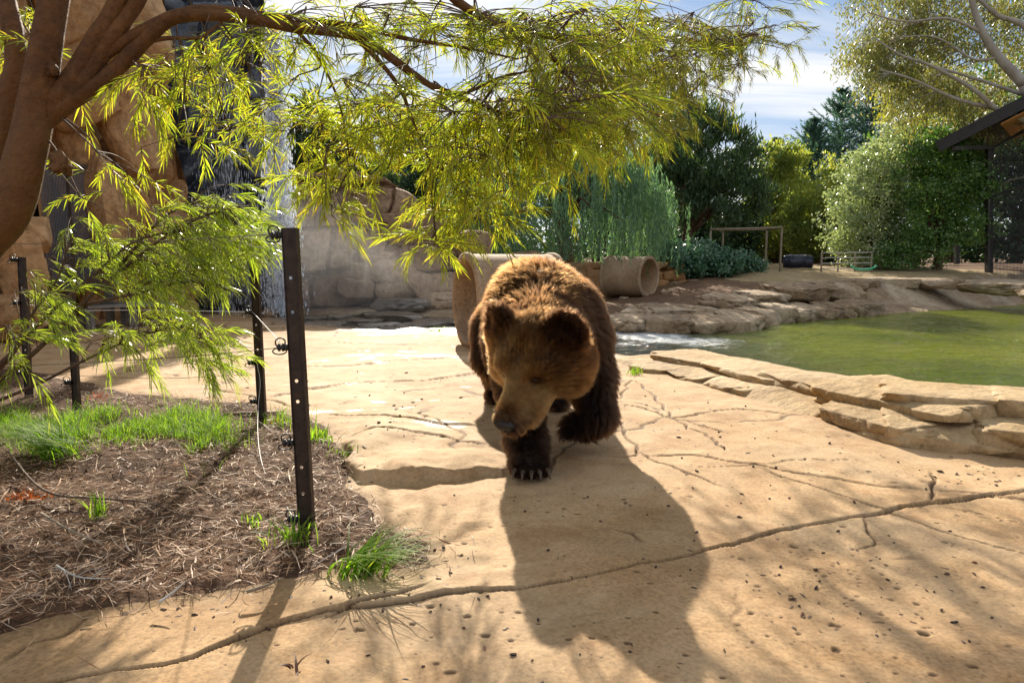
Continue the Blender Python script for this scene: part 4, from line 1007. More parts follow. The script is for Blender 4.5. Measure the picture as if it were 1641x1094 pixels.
# ------------------------------------------------------------------ the bear
def build_bear():
    rg = np.random.default_rng(21)
    # ---- skeleton, world metres
    f = nrm(np.array([-0.40, -0.50, -0.77])); l0 = nrm(np.array([0.84, -0.54, -0.02])); l = nrm(l0 - f * (l0 @ f)); u = np.cross(l, f); u = u if u[2] > 0 else -u
    HC = PT(864, 573, 3.28)                       # centre of the skull
    def H(a, b, c): return HC + l * a + f * b + u * c
    h = 0.0125
    lo = np.array([-0.46, 2.75, -0.04]); hi = np.array([0.92, 5.75, 1.20])
    n = np.ceil((hi - lo) / h).astype(int) + 1
    gx, gy, gz = [lo[i] + np.arange(n[i], dtype=np.float32) * h for i in range(3)]
    Fd = np.full(tuple(n), 9.0, np.float32)
    part_id = np.zeros(tuple(n), np.float32)
    def window(c, rad):
        a = np.clip(((np.array(c) - rad - lo) / h).astype(int), 0, n - 1); b = np.clip(((np.array(c) + rad - lo) / h).astype(int) + 2, 1, n)
        return tuple(slice(a[i], b[i]) for i in range(3))
    def smin(a, b, k):
        q = np.clip(0.5 + 0.5 * (b - a) / k, 0, 1)
        return b + (a - b) * q - k * q * (1 - q)
    def apply(w, d, k, sub=False):
        if sub: Fd[w] = -smin(-Fd[w], d, k)
        else: Fd[w] = smin(Fd[w], d.astype(np.float32), k)
    def coords(w): return np.meshgrid(gx[w[0]], gy[w[1]], gz[w[2]], indexing='ij', sparse=True)
    def ell(c, r, k=0.08, Mx=None, sub=False):
        r = np.array(r, float); w = window(c, r.max() + 0.16); x, y, z = coords(w)
        x, y, z = x - c[0], y - c[1], z - c[2]
        if Mx is not None:
            x, y, z = [x * Mx[0, i] + y * Mx[1, i] + z * Mx[2, i] for i in range(3)]
        k0 = np.sqrt((x / r[0])**2 + (y / r[1])**2 + (z / r[2])**2); k1 = np.sqrt((x / r[0]**2)**2 + (y / r[1]**2)**2 + (z / r[2]**2)**2) + 1e-6
        apply(w, k0 * (k0 - 1.0) / k1, k, sub)
    def cone(a, b, r1, r2, k=0.06, sub=False):
        a, b = np.array(a, float), np.array(b, float); c = (a + b) / 2
        w = window(c, np.linalg.norm(b - a) / 2 + max(r1, r2) + 0.14); x, y, z = coords(w)
        d = b - a; t = np.clip(((x - a[0]) * d[0] + (y - a[1]) * d[1] + (z - a[2]) * d[2]) / (d @ d), 0, 1)
        e = np.sqrt((x - a[0] - t * d[0])**2 + (y - a[1] - t * d[1])**2 + (z - a[2] - t * d[2])**2) - (r1 + (r2 - r1) * t)
        apply(w, e, k, sub)
    HM = np.stack([l, f, u], 1)
    # trunk
    ell((0.21, 4.02, 0.66), (0.29, 0.40, 0.33), 0.1)
    ell((0.11, 3.98, 0.84), (0.19, 0.30, 0.205), 0.12)
    ell((0.17, 4.55, 0.66), (0.30, 0.60, 0.31), 0.12)
    ell((0.13, 5.08, 0.66), (0.31, 0.42, 0.33), 0.12)
    ell((0.06, 5.46, 0.62), (0.09, 0.09, 0.10), 0.08)
    # shoulders
    ell((0.38, 3.92, 0.62), (0.15, 0.22, 0.27), 0.10)
    ell((0.02, 3.88, 0.62), (0.13, 0.22, 0.27), 0.10)
    # neck
    cone((0.16, 3.86, 0.74), (0.14, 3.50, 0.64), 0.27, 0.225, 0.10)
    cone((0.15, 3.55, 0.62), H(0, -0.05, -0.02), 0.225, 0.185, 0.08)
    # head
    ell(H(0, 0, 0.0), (0.182, 0.19, 0.165), 0.05, HM)
    for s in (-1, 1):
        ell(H(s * 0.127 - (0.028 if s < 0 else 0), -0.03, -0.05), (0.105, 0.15, 0.14), 0.06, HM)          # cheeks
        ell(H(s * 0.075, 0.095, 0.095), (0.065, 0.085, 0.05), 0.05, HM)         # brows
        ell(H(s * 0.068, 0.20, -0.045), (0.055, 0.12, 0.06), 0.05, HM)          # lips
    cone(H(0, 0.10, 0.035), H(0, 0.350, 0.018), 0.086, 0.049, 0.04)             # bridge
    cone(H(0, 0.14, -0.03), H(0, 0.342, -0.012), 0.090, 0.055, 0.035)             # muzzle
    cone(H(0, 0.10, -0.10), H(0, 0.310, -0.085), 0.066, 0.034, 0.02)             # jaw
    for s in (-1, 1):                                                            # eye hollows
        ell(H(s * 0.086, 0.165, 0.075), (0.030, 0.026, 0.024), 0.03, HM, True)
    ell(H(0, 0.13, 0.165), (0.035, 0.09, 0.03), 0.06, HM, True)                  # furrow of the forehead
    # ears: cupped discs
    for s in (-1, 1):
        e = H(s * 0.172 - (0.036 if s < 0 else 0), -0.085, 0.150); ax = nrm(f * 0.62 + l * s * 0.30 + u * 0.35); ux = nrm(u + l * s * 0.55 - ax * ((u + l * s * 0.55) @ ax)); lx = np.cross(ux, ax)
        EM = np.stack([lx, ux, ax], 1)
        ell(e + ux * 0.004, (0.088, 0.090, 0.045), 0.07, EM); ell(e - ux * 0.05 - ax * 0.01, (0.08, 0.07, 0.05), 0.06, EM); ell(e + ux * 0.022 + ax * 0.050, (0.046, 0.052, 0.036), 0.03, EM, True)
    # planted foreleg (the bear's right)
    cone((0.02, 3.84, 0.60), (0.045, 3.74, 0.38), 0.155, 0.120, 0.08)
    cone((0.045, 3.74, 0.38), (0.075, 3.50, 0.14), 0.122, 0.086, 0.05)
    cone((0.075, 3.49, 0.12), (0.085, 3.39, 0.065), 0.088, 0.07, 0.05)
    ell((0.088, 3.34, 0.048), (0.098, 0.135, 0.052), 0.05)
    for i in range(5):
        t = (i - 2) / 2.0; ell((0.093 + t * 0.074, 3.225 + 0.03 * t * t, 0.036), (0.024, 0.045, 0.032), 0.018)
    # lifted foreleg (the bear's left): forearm down, paw hanging from the wrist
    cone((0.40, 3.92, 0.58), (0.445, 3.86, 0.38), 0.16, 0.128, 0.08)
    cone((0.455, 3.86, 0.38), (0.485, 3.76, 0.19), 0.122, 0.088, 0.05)
    cone((0.485, 3.76, 0.19), (0.43, 3.80, 0.125), 0.084, 0.070, 0.05)
    ell((0.392, 3.80, 0.125), (0.098, 0.086, 0.072), 0.04)
    for i in range(4):
        t = (i - 1.5) / 1.5; ell((0.315 + 0.006 * t, 3.775 + 0.045 * t, 0.115 + 0.03 * t), (0.034, 0.022, 0.024), 0.018)
    # hind legs
    cone((0.28, 5.05, 0.55), (0.36, 4.86, 0.36), 0.20, 0.14, 0.1); cone((0.36, 4.86, 0.36), (0.33, 4.95, 0.14), 0.13, 0.085, 0.05); ell((0.33, 4.85, 0.045), (0.085, 0.18, 0.048), 0.05)
    cone((-0.10, 5.08, 0.55), (-0.14, 4.98, 0.36), 0.20, 0.14, 0.1); cone((-0.14, 4.98, 0.36), (-0.12, 5.22, 0.14), 0.13, 0.085, 0.05); ell((-0.12, 5.10, 0.045), (0.085, 0.18, 0.048), 0.05)
    Fd[:, :, : max(1, int((0.004 - lo[2]) / h))] = np.maximum(Fd[:, :, : max(1, int((0.004 - lo[2]) / h))], 0.004)
    V, Q = surface_nets(Fd, lo, h)
    # relax the mesh a little
    e = np.concatenate([Q[:, [0, 1]], Q[:, [1, 2]], Q[:, [2, 3]], Q[:, [3, 0]]]); e = np.concatenate([e, e[:, ::-1]])
    deg = np.bincount(e[:, 0], minlength=len(V))[:, None]
    for _ in range(2):
        A = np.stack([np.bincount(e[:, 0], V[e[:, 1], k], len(V)) for k in range(3)], 1) / deg; V = V * 0.5 + A * 0.5
    # keep the largest piece: everything is joined by the smooth unions
    root = thing('brown_bear', 'large brown bear walking over the tan pavement with its head lowered and one forepaw lifted', 'bear', (0.18, 4.2, 0.0))
    ms, nt, out = new_mat('bear_skin'); p = N(nt, 'ShaderNodeBsdfPrincipled', i_Roughness=0.9); p.inputs['Base Color'].default_value = (0.045, 0.021, 0.009, 1); p.inputs['Specular IOR Level'].default_value = 0.1
    L(nt, p.outputs[0], out.inputs[0])
    qv = (V - HC) @ HM; hv = sstep(1.25, 0.9, np.linalg.norm(qv / np.array([0.27, 0.32, 0.25]), axis=1)) * (V[:, 1] < 3.62); mv = sstep(0.08, 0.2, qv[:, 1]) * hv
    lv = sstep(0.52, 0.34, V[:, 2]) * (1 - hv); skin = np.array([0.040, 0.018, 0.008])[None] * (1 - 0.75 * lv)[:, None]
    skin = skin * (1 - hv)[:, None] + np.array([0.055, 0.024, 0.009])[None] * hv[:, None]; skin = skin * (1 - mv)[:, None] + np.array([0.11, 0.050, 0.019])[None] * mv[:, None]
    L(nt, N(nt, 'ShaderNodeAttribute', attribute_name='skin').outputs['Color'], p.inputs['Base Color'])
    part('body', V, Q, ms, root, attrs={'skin': skin})
    # ---- fur
    T = np.concatenate([Q[:, [0, 1, 2]], Q[:, [0, 2, 3]]])
    A, B, C = V[T[:, 0]], V[T[:, 1]], V[T[:, 2]]
    fn = np.cross(B - A, C - A); area = np.linalg.norm(fn, axis=1); vn = np.zeros_like(V)
    for k in range(3):
        for a in range(3): vn[:, a] += np.bincount(T[:, k], fn[:, a], len(V))
    vn = nrm(vn)
    cen = (A + B + C) / 3; qc = (cen - HC) @ HM
    view = nrm(np.array([0, 0, CAM_H]) - cen); facing = (nrm(fn) * view).sum(1)
    inhead = (np.linalg.norm(qc / np.array([0.30, 0.36, 0.30]), axis=1) < 1) & (cen[:, 1] < 3.5)
    wgt = area * np.where(inhead, 3.2, 1.0) * np.where(inhead & (qc[:, 1] > 0.07), 1.8, 1.0) * np.where(facing > -0.35, 1.0, 0.3) * np.where(cen[:, 1] < 4.3, 1.25, 0.75)
    NS = 260000
    ti = rg.choice(len(T), NS, p=wgt / wgt.sum())
    r1, r2 = rg.random(NS), rg.random(NS); s1 = np.sqrt(r1); b0, b1, b2 = 1 - s1, s1 * (1 - r2), s1 * r2
    P = A[ti] * b0[:, None] + B[ti] * b1[:, None] + C[ti] * b2[:, None]
    Nn = nrm(vn[T[ti, 0]] * b0[:, None] + vn[T[ti, 1]] * b1[:, None] + vn[T[ti, 2]] * b2[:, None])
    q = (P - HC) @ HM
    rad = np.linalg.norm(q / np.array([0.27, 0.30, 0.25]), axis=1)
    hd = sstep(1.25, 0.9, rad) * (P[:, 1] < 3.62)
    muzz = sstep(0.10, 0.20, q[:, 1]) * hd
    leg = sstep(0.52, 0.34, P[:, 2]) * (1 - hd)
    paw = sstep(0.13, 0.06, P[:, 2]) * leg
    ear = np.zeros(NS)
    for s in (-1, 1): ear = np.maximum(ear, sstep(0.125, 0.085, np.linalg.norm(P - H(s * 0.184 - (0.036 if s < 0 else 0), -0.085, 0.172), axis=1)))
    # flow
    body_dir = np.array([0.0, 0.75, 0.0]) + np.stack([0.35 * np.sign(P[:, 0] - 0.15) * 0, np.zeros(NS), -0.85 * np.ones(NS)], 1)
    leg_dir = np.stack([0 * P[:, 0], 0.25 + 0 * P[:, 0], -1 + 0 * P[:, 0]], 1)
    head_dir = -f[None] + l[None] * np.sign(q[:, 0:1]) * np.clip(np.abs(q[:, 0:1]) * 3.0, 0, 0.6) + u[None] * 0.1
    ear_dir = u[None] * 0.9 + l[None] * np.sign(q[:, 0:1]) * 0.6 - f[None] * 0.3
    D = body_dir * (1 - leg)[:, None] + leg_dir * leg[:, None]
    D = D * (1 - hd)[:, None] + head_dir * hd[:, None]
    D = D * (1 - ear)[:, None] + ear_dir * ear[:, None]
    c1 = np.stack([fbm3(P * 9 + 11.1 * k, 3, 60 + k) for k in range(3)], 1); c2 = np.stack([vnoise(P[:, 0] * 34, P[:, 1] * 34, P[:, 2] * 34, 70 + k) for k in range(3)], 1)
    D = nrm(D) + 0.34 * c1 + 0.30 * c2
    D = nrm(D - Nn * (D * Nn).sum(1)[:, None])
    ln = 0.048 + 0.018 * sstep(0.75, 0.95, P[:, 2]) * (1 - hd)
    ln = ln * (1 - leg) + 0.046 * leg
    lh = 0.046 - 0.022 * sstep(-0.02, 0.10, q[:, 1]) * sstep(0.2, 0.08, np.abs(q[:, 0])) ; lh = np.where(q[:, 1] > 0.12, np.minimum(lh, 0.015 + 0.03 * sstep(0.24, 0.10, q[:, 1]) * 0.4), lh)
    ln = ln * (1 - hd) + lh * hd
    ln = np.where(ear > 0.3, 0.034, ln); ln = ln * (1 - 0.45 * paw)
    ln = ln * (0.72 + 0.5 * rg.random(NS)) * (1 + 0.25 * c1[:, 0])
    lift = 0.50 + 0.22 * rg.random(NS); lift = np.where(muzz > 0.5, 0.42, lift); lift = np.where(ear > 0.3, 0.75, lift)
    toes = (P[:, 2] < 0.075) & (P[:, 1] < 3.27)
    ln = np.where(toes, ln * 0.35, ln)
    d0 = nrm(Nn * lift[:, None] + D * (1 - lift)[:, None]) + rg.normal(0, 0.10, (NS, 3))
    d1 = nrm(Nn * (lift * 0.45)[:, None] + D) + rg.normal(0, 0.10, (NS, 3)) + np.array([0, 0, -0.12])
    K = 5; t = np.linspace(0, 1, K)
    pts = P[:, None, :] - Nn[:, None, :] * np.minimum(0.004, 0.06 * ln)[:, None, None] + (d0[:, None, :] * (t - 0.42 * t**2)[None, :, None] + d1[:, None, :] * (0.52 * t**2)[None, :, None]) * ln[:, None, None]
    # strands gather into tufts towards their tips
    cellsz = np.where(hd > 0.5, 0.020, 0.034)[:, None]
    jit = np.stack([vnoise(P[:, 0] * 20, P[:, 1] * 20, P[:, 2] * 20, 120 + k) for k in range(3)], 1) * 0.35
    qq = P / cellsz + jit; ic = np.floor(qq).astype(np.int64); sd_h = [_h(ic[:, 0], ic[:, 1], ic[:, 2], 130 + k) for k in range(4)]
    cc_ = (ic + 0.25 + 0.5 * np.stack(sd_h[:3], 1) - jit) * cellsz; pull = cc_ - P; pull = pull - Nn * (pull * Nn).sum(1)[:, None]
    pull = pull * (0.75 * (1 - muzz) * (1 - 0.4 * ear) * sstep(0.014, 0.030, ln))[:, None]
    pts = pts + pull[:, None, :] * (t**1.3)[None, :, None]
    pts[:, :, 2] = np.maximum(pts[:, :, 2], 0.004)
    tuft = sd_h[3]
    # nothing grows on the nose pad or in the eyes
    keep = ~(((np.linalg.norm((q - np.array([0, 0.392, 0.022])) / np.array([0.052, 0.042, 0.042]), axis=1)) < 1.0))
    for s in (-1, 1): keep &= np.linalg.norm(q - np.array([s * 0.083, 0.158, 0.076]), axis=1) > 0.0225
    # colour, per strand: dark legs, brown body darkened to offset the sun, golden tips on neck, tan muzzle
    base = np.array([0.015, 0.0056, 0.0018]); dark = np.array([0.0165, 0.0075, 0.0034]); gold = np.array([0.025, 0.0098, 0.0029]); tan = np.array([0.30, 0.14, 0.047])
    nz = 0.5 + 0.5 * np.clip(fbm3(P * 5.0, 4, 91) * 1.1, -1, 1); nz2 = 0.5 + 0.5 * np.clip(fbm3(P * 17.0, 3, 95), -1, 1)
    col = base[None] * (0.55 + 0.9 * nz2)[:, None]
    col = col * (1 - 0.75 * sstep(0.5, 0.85, nz))[:, None] + dark[None] * (0.75 * sstep(0.5, 0.85, nz))[:, None]
    gk = np.clip(sstep(0.62, 0.35, nz) * (1 - leg) * (0.35 + 0.65 * rg.random(NS)) * 0.75, 0, 1)
    col = col * (1 - gk)[:, None] + gold[None] * gk[:, None]
    lk = np.clip(leg * 1.05, 0, 0.93); col = col * (1 - lk)[:, None] + dark[None] * lk[:, None]
    hk = hd * sstep(-0.12, 0.12, q[:, 1]) * (0.88 - 0.5 * sstep(0.5, 0.8, nz) * (1 - muzz))
    col = col * (1 - hk)[:, None] + (base * 3.4 + tan * 0.30)[None] * (0.35 + 1.15 * nz2)[:, None] * hk[:, None]  # head fur lightened to make up for the shade on it
    mk = muzz * 0.92 * sstep(0.16, 0.03, q[:, 2] * 0.6 + 0.02); col = col * (1 - mk)[:, None] + (tan * (0.75 + 0.5 * nz2)[:, None]) * mk[:, None]
    ek = ear * 0.7; col = col * (1 - ek)[:, None] + (dark * 1.3)[None] * ek[:, None]
    eyek = np.zeros(NS)
    for s in (-1, 1): eyek = np.maximum(eyek, sstep(0.052, 0.024, np.linalg.norm(q - np.array([s * 0.083, 0.158, 0.076]), axis=1)))
    col = col * (1 - 0.9 * eyek)[:, None] + (dark * 0.5)[None] * (0.9 * eyek)[:, None]
    col *= (0.45 + 0.6 * rg.random(NS) + 0.8 * tuft**1.6 * (1 - 0.4 * muzz))[:, None]
    sel = np.nonzero(keep)[0]; pts, col = pts[sel], col[sel]; mz = muzz[sel]; m_ = len(sel)
    hc = bpy.data.hair_curves.new('fur'); hc.add_curves([K] * m_)
    hc.attributes['position'].data.foreach_set('vector', (pts - np.array([0.18, 4.2, 0])).astype(np.float32).ravel())
    ra = hc.attributes.get('radius') or hc.attributes.new('radius', 'FLOAT', 'POINT')
    rr = np.array([1.0, 0.95, 0.8, 0.5, 0.15])[None] * np.where(mz > 0.5, 0.00062, 0.00085)[:, None]
    ra.data.foreach_set('value', rr.astype(np.float32).ravel())
    ca = hc.attributes.new('tint', 'FLOAT_COLOR', 'CURVE')
    ca.data.foreach_set('color', np.concatenate([col, np.ones((m_, 1))], 1).astype(np.float32).ravel())
    mf, nt, out = new_mat('bear_fur')
    at = N(nt, 'ShaderNodeAttribute', attribute_name='tint').outputs['Color']
    hi_ = N(nt, 'ShaderNodeHairInfo').outputs['Intercept']
    tipc = mix_col(nt, 1.0, at, (1.3, 1.28, 1.2), 'MULTIPLY')
    cc = mix_col(nt, ramp(nt, hi_, [(0.3, 0.0), (1.0, 0.75)]).outputs[0], at, tipc)
    hb = N(nt, 'ShaderNodeBsdfHairPrincipled'); hb.parametrization = 'COLOR'
    L(nt, cc, hb.inputs['Color']); hb.inputs['IOR'].default_value = 1.32; hb.inputs['Roughness'].default_value = 0.45; hb.inputs['Radial Roughness'].default_value = 0.55; hb.inputs['Random Roughness'].default_value = 0.2
    L(nt, hb.outputs[0], out.inputs[0]); hc.materials.append(mf)
    o = link('fur', hc, root)
    # ---- nose, eyes, claws
    mn = mat_plain('nose_leather', (0.006, 0.005, 0.005), (0.016, 0.012, 0.011), 60, 0.42, 0, 0.5, 0.5, 0.002)
    hN = 0.004; lo2 = np.array([-0.075, -0.07, -0.07]); n2 = np.array([38, 36, 36])
    ax = [lo2[i] + np.arange(n2[i]) * hN for i in range(3)]; x, y, z = np.meshgrid(*ax, indexing='ij')
    def e3(c, r):
        k0 = np.sqrt(((x - c[0]) / r[0])**2 + ((y - c[1]) / r[1])**2 + ((z - c[2]) / r[2])**2); return (k0 - 1) * min(r)
    d = smin(e3((0, 0, 0.006), (0.050, 0.036, 0.030)), e3((0, 0.008, -0.014), (0.030, 0.028, 0.026)), 0.012)
    for s in (-1, 1): d = -smin(-d, e3((s * 0.022, 0.034, -0.003), (0.012, 0.018, 0.010)), 0.006)
    d = -smin(-d, e3((0, 0.040, -0.022), (0.004, 0.016, 0.022)), 0.004)
    Vn, Fn = surface_nets(d.astype(np.float32), lo2, hN)
    part('nose', HC + (Vn * np.array([1.2, 1.0, 1.0]) + np.array([0, 0.384, 0.024])) @ HM.T, Fn, mn, root)
    me_ = mat_plain('eye_surface', (0.012, 0.006, 0.003), (0.02, 0.01, 0.005), 4, 0.22, 0, 0.3, 0.0)
    cs, cf = cube_sphere(8); cs = nrm(cs)
    for s in (-1, 1):
        part('eye', HC + (cs * 0.0185 + np.array([s * 0.084, 0.155, 0.076])) @ HM.T, cf, me_, root)
    mc = mat_plain('claw_horn', (0.035, 0.022, 0.012), (0.11, 0.068, 0.036), 30, 0.4)
    for i in range(5):
        tt = (i - 2) / 2.0; a = np.array([0.093 + tt * 0.078, 3.195 + 0.03 * tt * tt, 0.048])
        Pc = smooth_path([a, a + [tt * 0.006, -0.022, -0.002], a + [tt * 0.010, -0.036, -0.016], a + [tt * 0.012, -0.044, -0.032]], 4)
        m = MB(); m.tube(Pc, np.linspace(0.0125, 0.003, len(Pc)), 8); part('claw', *m.data(), mc, root)
    for i in range(4):
        tt = (i - 1.5) / 1.5; a = np.array([0.292 + 0.006 * tt, 3.765 + 0.045 * tt, 0.111 + 0.03 * tt])
        Pc = smooth_path([a, a + [-0.018, -0.006, -0.006], a + [-0.024, -0.008, -0.028]], 4)
        m = MB(); m.tube(Pc, np.linspace(0.008, 0.0015, len(Pc)), 8); part('claw', *m.data(), mc, root)
build_bear()
# ------------------------------------------------------------------ background trees
M_BARK = mat_plain('brown_bark', (0.05, 0.03, 0.018), (0.14, 0.09, 0.055), 5, 0.9, 0, 0.2, 0.6, 0.02, (1, 1, 0.25))
M_GUM = mat_plain('white_gum_bark', (0.26, 0.22, 0.18), (0.44, 0.40, 0.35), 2.5, 0.7, 0, 0.25, 0.3, 0.02, (1, 1, 0.4))
TG = np.random.default_rng(77)
def quads(c, u, v, w, ln, bend=None):
    """leaf-sized rhombic faces: centre c, length axis u, width axis v"""
    n = len(c); w = np.broadcast_to(w, n)[:, None]; ln = np.broadcast_to(ln, n)[:, None]
    V = np.stack([c - u * ln * 0.5, c + v * w * 0.5 - u * ln * 0.05, c + u * ln * 0.5, c - v * w * 0.5 - u * ln * 0.05], 1).reshape(-1, 3)
    return V, np.arange(4 * n).reshape(-1, 4)
def rand_dirs(n, g=TG): return nrm(g.normal(0, 1, (n, 3)))
def clump_points(blobs, n_cl, g, shell=0.55, gap=0.0, seed=0):
    """clump centres spread through ellipsoids (c, r), denser towards their outside"""
    vol = np.array([b[1][0] * b[1][1] * b[1][2] for b in blobs])**0.75; k = g.choice(len(blobs), n_cl, p=vol / vol.sum())
    d = rand_dirs(n_cl, g); r = (g.random(n_cl)**(1 / 3.0)) * (1 - shell) + shell * g.uniform(0.78, 1.05, n_cl)
    C = np.array([blobs[i][0] for i in k]); Rr = np.array([blobs[i][1] for i in k])
    bump_ = 1 + 0.26 * fbm3(C * 0.7 + d * 2.6, 3, seed)
    P = C + d * Rr * (r * bump_)[:, None]
    return P, d
def limbs(root, tops, r0, g, mb, mids=5):
    for t in tops:
        a, b = np.array(root, float), np.array(t, float); k = np.linspace(0, 1, mids)[:, None]
        P = a + (b - a) * k; P[:, 2] += 0.15 * np.linalg.norm(b - a) * (k[:, 0] * (1 - k[:, 0])) * 2; P[1:-1] += g.normal(0, 0.05 * np.linalg.norm(b - a), (mids - 2, 3))
        mb.tube(smooth_path(P, 4), np.linspace(r0, r0 * 0.18, (mids - 1) * 4 + 1), 7)
def bushy_tree(name, label, cat, base, trunk_h, trunk_r, blobs, mat, n_cl=260, per=55, cl_r=0.35, leaf=(0.05, 0.11), seed=1, group=None, up=0.0, droop=0.0, bark=None, shell=0.5, facing=0.3):
    g = np.random.default_rng(seed); base = np.array(base, float)
    o = thing(name, label, cat, base, group)
    blobs = [(np.array(c, float), np.array(r, float)) for c, r in blobs]
    mb = MB(); top = base + np.array([0, 0, trunk_h]); mid = (base + top) / 2 + np.append(g.normal(0, 0.06 * trunk_h, 2), 0)
    mb.tube(smooth_path([base + [0, 0, -0.2], mid, top], 6), np.linspace(trunk_r * 1.15, trunk_r * 0.7, 13), 10)
    part('trunk', *mb.data(), bark or M_BARK, o)
    mb = MB(); cc = [b[0] + b[1] * nrm(g.normal(0, 1, 3)) * 0.45 for b in blobs for _ in range(3)]
    limbs(top - [0, 0, 0.25 * trunk_h], cc[:14], trunk_r * 0.5, g, mb); part('limbs', *mb.data(), bark or M_BARK, o)
    P, d = clump_points(blobs, n_cl, g, shell, 0, seed)
    ok = fbm3(P * 0.8, 3, seed + 5) > -0.42; P, d = P[ok], d[ok]; n_cl = len(P)
    n = n_cl * per; rr = cl_r * g.uniform(0.6, 1.3, n_cl)
    off = g.normal(0, 1, (n_cl, per, 3)) * (rr[:, None, None] * 0.55) * np.array([1, 1, 0.75]); c = (P[:, None] + off).reshape(-1, 3)
    dd = np.repeat(d, per, 0); u_ = nrm(rand_dirs(n, g) + dd * 0.5 + np.array([0, 0, up - droop])); nn = nrm(rand_dirs(n, g) * 0.9 + dd * facing + [0, 0, 0.35]); v_ = nrm(np.cross(u_, nn))
    sc = g.uniform(0.7, 1.3, n)
    V, Q = quads(c, u_, v_, leaf[0] * sc, leaf[1] * sc); keep = (V[Q][:, :, 2].min(1) > base[2] + 0.02); part('crown', V, Q[keep], mat, o, False)
    return o
def B(px, py, Y, rx, ry, dy):
    """a crown lobe: centre pixel at distance Y, half sizes in photograph pixels, half depth in metres"""
    p = PT(px, py, Y); s = Y / FPX
    return (p, (rx * s, dy, ry * s))
def ground_at(px, Y):
    p = PT(px, 430, Y); p[2] = bank_z(p) if p[0] > -3 else 0.0; return p

def weeping_tree():
    g = np.random.default_rng(4)
    m = mat_leaf('weeping_leaf', [(0.11, 0.20, 0.125), (0.16, 0.27, 0.16), (0.22, 0.34, 0.19), (0.12, 0.22, 0.15)], 0.42, (1.15, 1.3, 0.7))
    base = PT(905, 440, 20.0); base[2] = 0.25
    o = thing('weeping_tree', 'weeping tree with curtains of hanging blue green foliage over the concrete pipes', 'tree', base)
    mb = MB(); s = 20.0 / FPX
    mb.tube(smooth_path([base + [0, 0, -0.4], PT(908, 405, 20.0), PT(898, 360, 20.0), PT(905, 300, 20.1)], 6), np.linspace(0.24, 0.14, 19), 10); part('trunk', *mb.data(), mat_plain('red_bark', (0.09, 0.045, 0.025), (0.20, 0.11, 0.06), 5, 0.9, 0, 0.2, 0.6, 0.02, (1, 1, 0.3)), o)
    # limbs arch out to the tops of the curtains
    tops = []
    for i in range(190):
        a = g.uniform(0, 2 * math.pi); rr = math.sqrt(g.random()); x = rr * math.cos(a); y = rr * math.sin(a)
        px = 905 + x * 190 if x > 0 else 905 + x * 215
        top_py = 205 + 135 * rr**2.2 + g.normal(0, 12) + (18 if x < -0.3 else 0)
        tops.append((PT(px, top_py, 19.6 + y * 2.0), rr))
    mb = MB(); limbs(PT(900, 350, 20), [tops[i][0] for i in range(0, 60, 3)], 0.08, g, mb); part('limbs', *mb.data(), M_BARK, o)
    C, U, Vv, W, LN = [], [], [], [], []
    for t, rr in tops:
        for k in range(7):
            p = t + g.normal(0, 0.22, 3) * [1, 1, 0.6]; ln = g.uniform(0.7, 2.1)
            zb = 0.95 + 0.35 * g.random() if g.random() < 0.8 else 0.7
            ln = min(ln, p[2] - zb)
            if ln < 0.25: continue
            n = int(ln / 0.042); tt = np.linspace(0, 1, n); sway = g.normal(0, 0.05, 2)
            c = p + np.stack([sway[0] * tt**2 + 0.02 * np.sin(9 * tt + k), sway[1] * tt**2, -ln * tt], 1)
            a = g.uniform(0, 2 * math.pi, n); out_ = np.stack([np.cos(a), np.sin(a), np.zeros(n)], 1)
            u_ = nrm(out_ * 0.45 + [0, 0, -1.0]); C.append(c + out_ * 0.03); U.append(u_); Vv.append(nrm(np.cross(u_, rand_dirs(n, g)))); W.append(np.full(n, 0.030)); LN.append(g.uniform(0.10, 0.19, n))
    V, Q = quads(np.concatenate(C), np.concatenate(U), np.concatenate(Vv), np.concatenate(W), np.concatenate(LN)); part('hanging_foliage', V, Q, m, o, False)
weeping_tree()

def spruce(label, px_tip, py_tip, Y, half_w, mat, seed, group='dark spruces on the skyline'):
    g = np.random.default_rng(seed); tip = PT(px_tip, py_tip, Y); base = tip.copy(); base[2] = bank_z(base); H_ = tip[2] - base[2]; Rm = half_w * Y / FPX
    o = thing('spruce_tree', label, 'tree', base, group)
    mb = MB(); mb.tube([base - [0, 0, 0.2], (base + tip) / 2, tip], [0.22, 0.12, 0.02], 8); part('trunk', *mb.data(), M_BARK, o)
    C, U, W = [], [], []
    nb = 340
    for i in range(nb):
        t = g.random()**0.8; z = 0.06 + 0.93 * t; a = g.uniform(0, 2 * math.pi); ln = Rm * (1 - z)**0.85 * g.uniform(0.42, 1.3) + 0.12
        d = np.array([math.cos(a), math.sin(a), 0]); k = np.linspace(0.12, 1, 16)[:, None]
        b = base + [0, 0, z * H_] + d * ln * k + np.array([0, 0, 1.0]) * (0.72 * ln * k**1.9 - 0.18 * ln * k)
        b = np.repeat(b, 3, 0); n = len(b); s_ = g.normal(0, 1, (n, 3)); u_ = nrm(d * 0.8 + s_ * 0.45 + [0, 0, 0.5]); C.append(b + s_ * 0.06 * (1.2 - z)); U.append(u_)
    C, U = np.concatenate(C), np.concatenate(U); v_ = nrm(np.cross(U, rand_dirs(len(C), g)))
    V, Q = quads(C, U, v_, 0.055, g.uniform(0.22, 0.46, len(C))); part('crown', V, Q, mat, o, False)

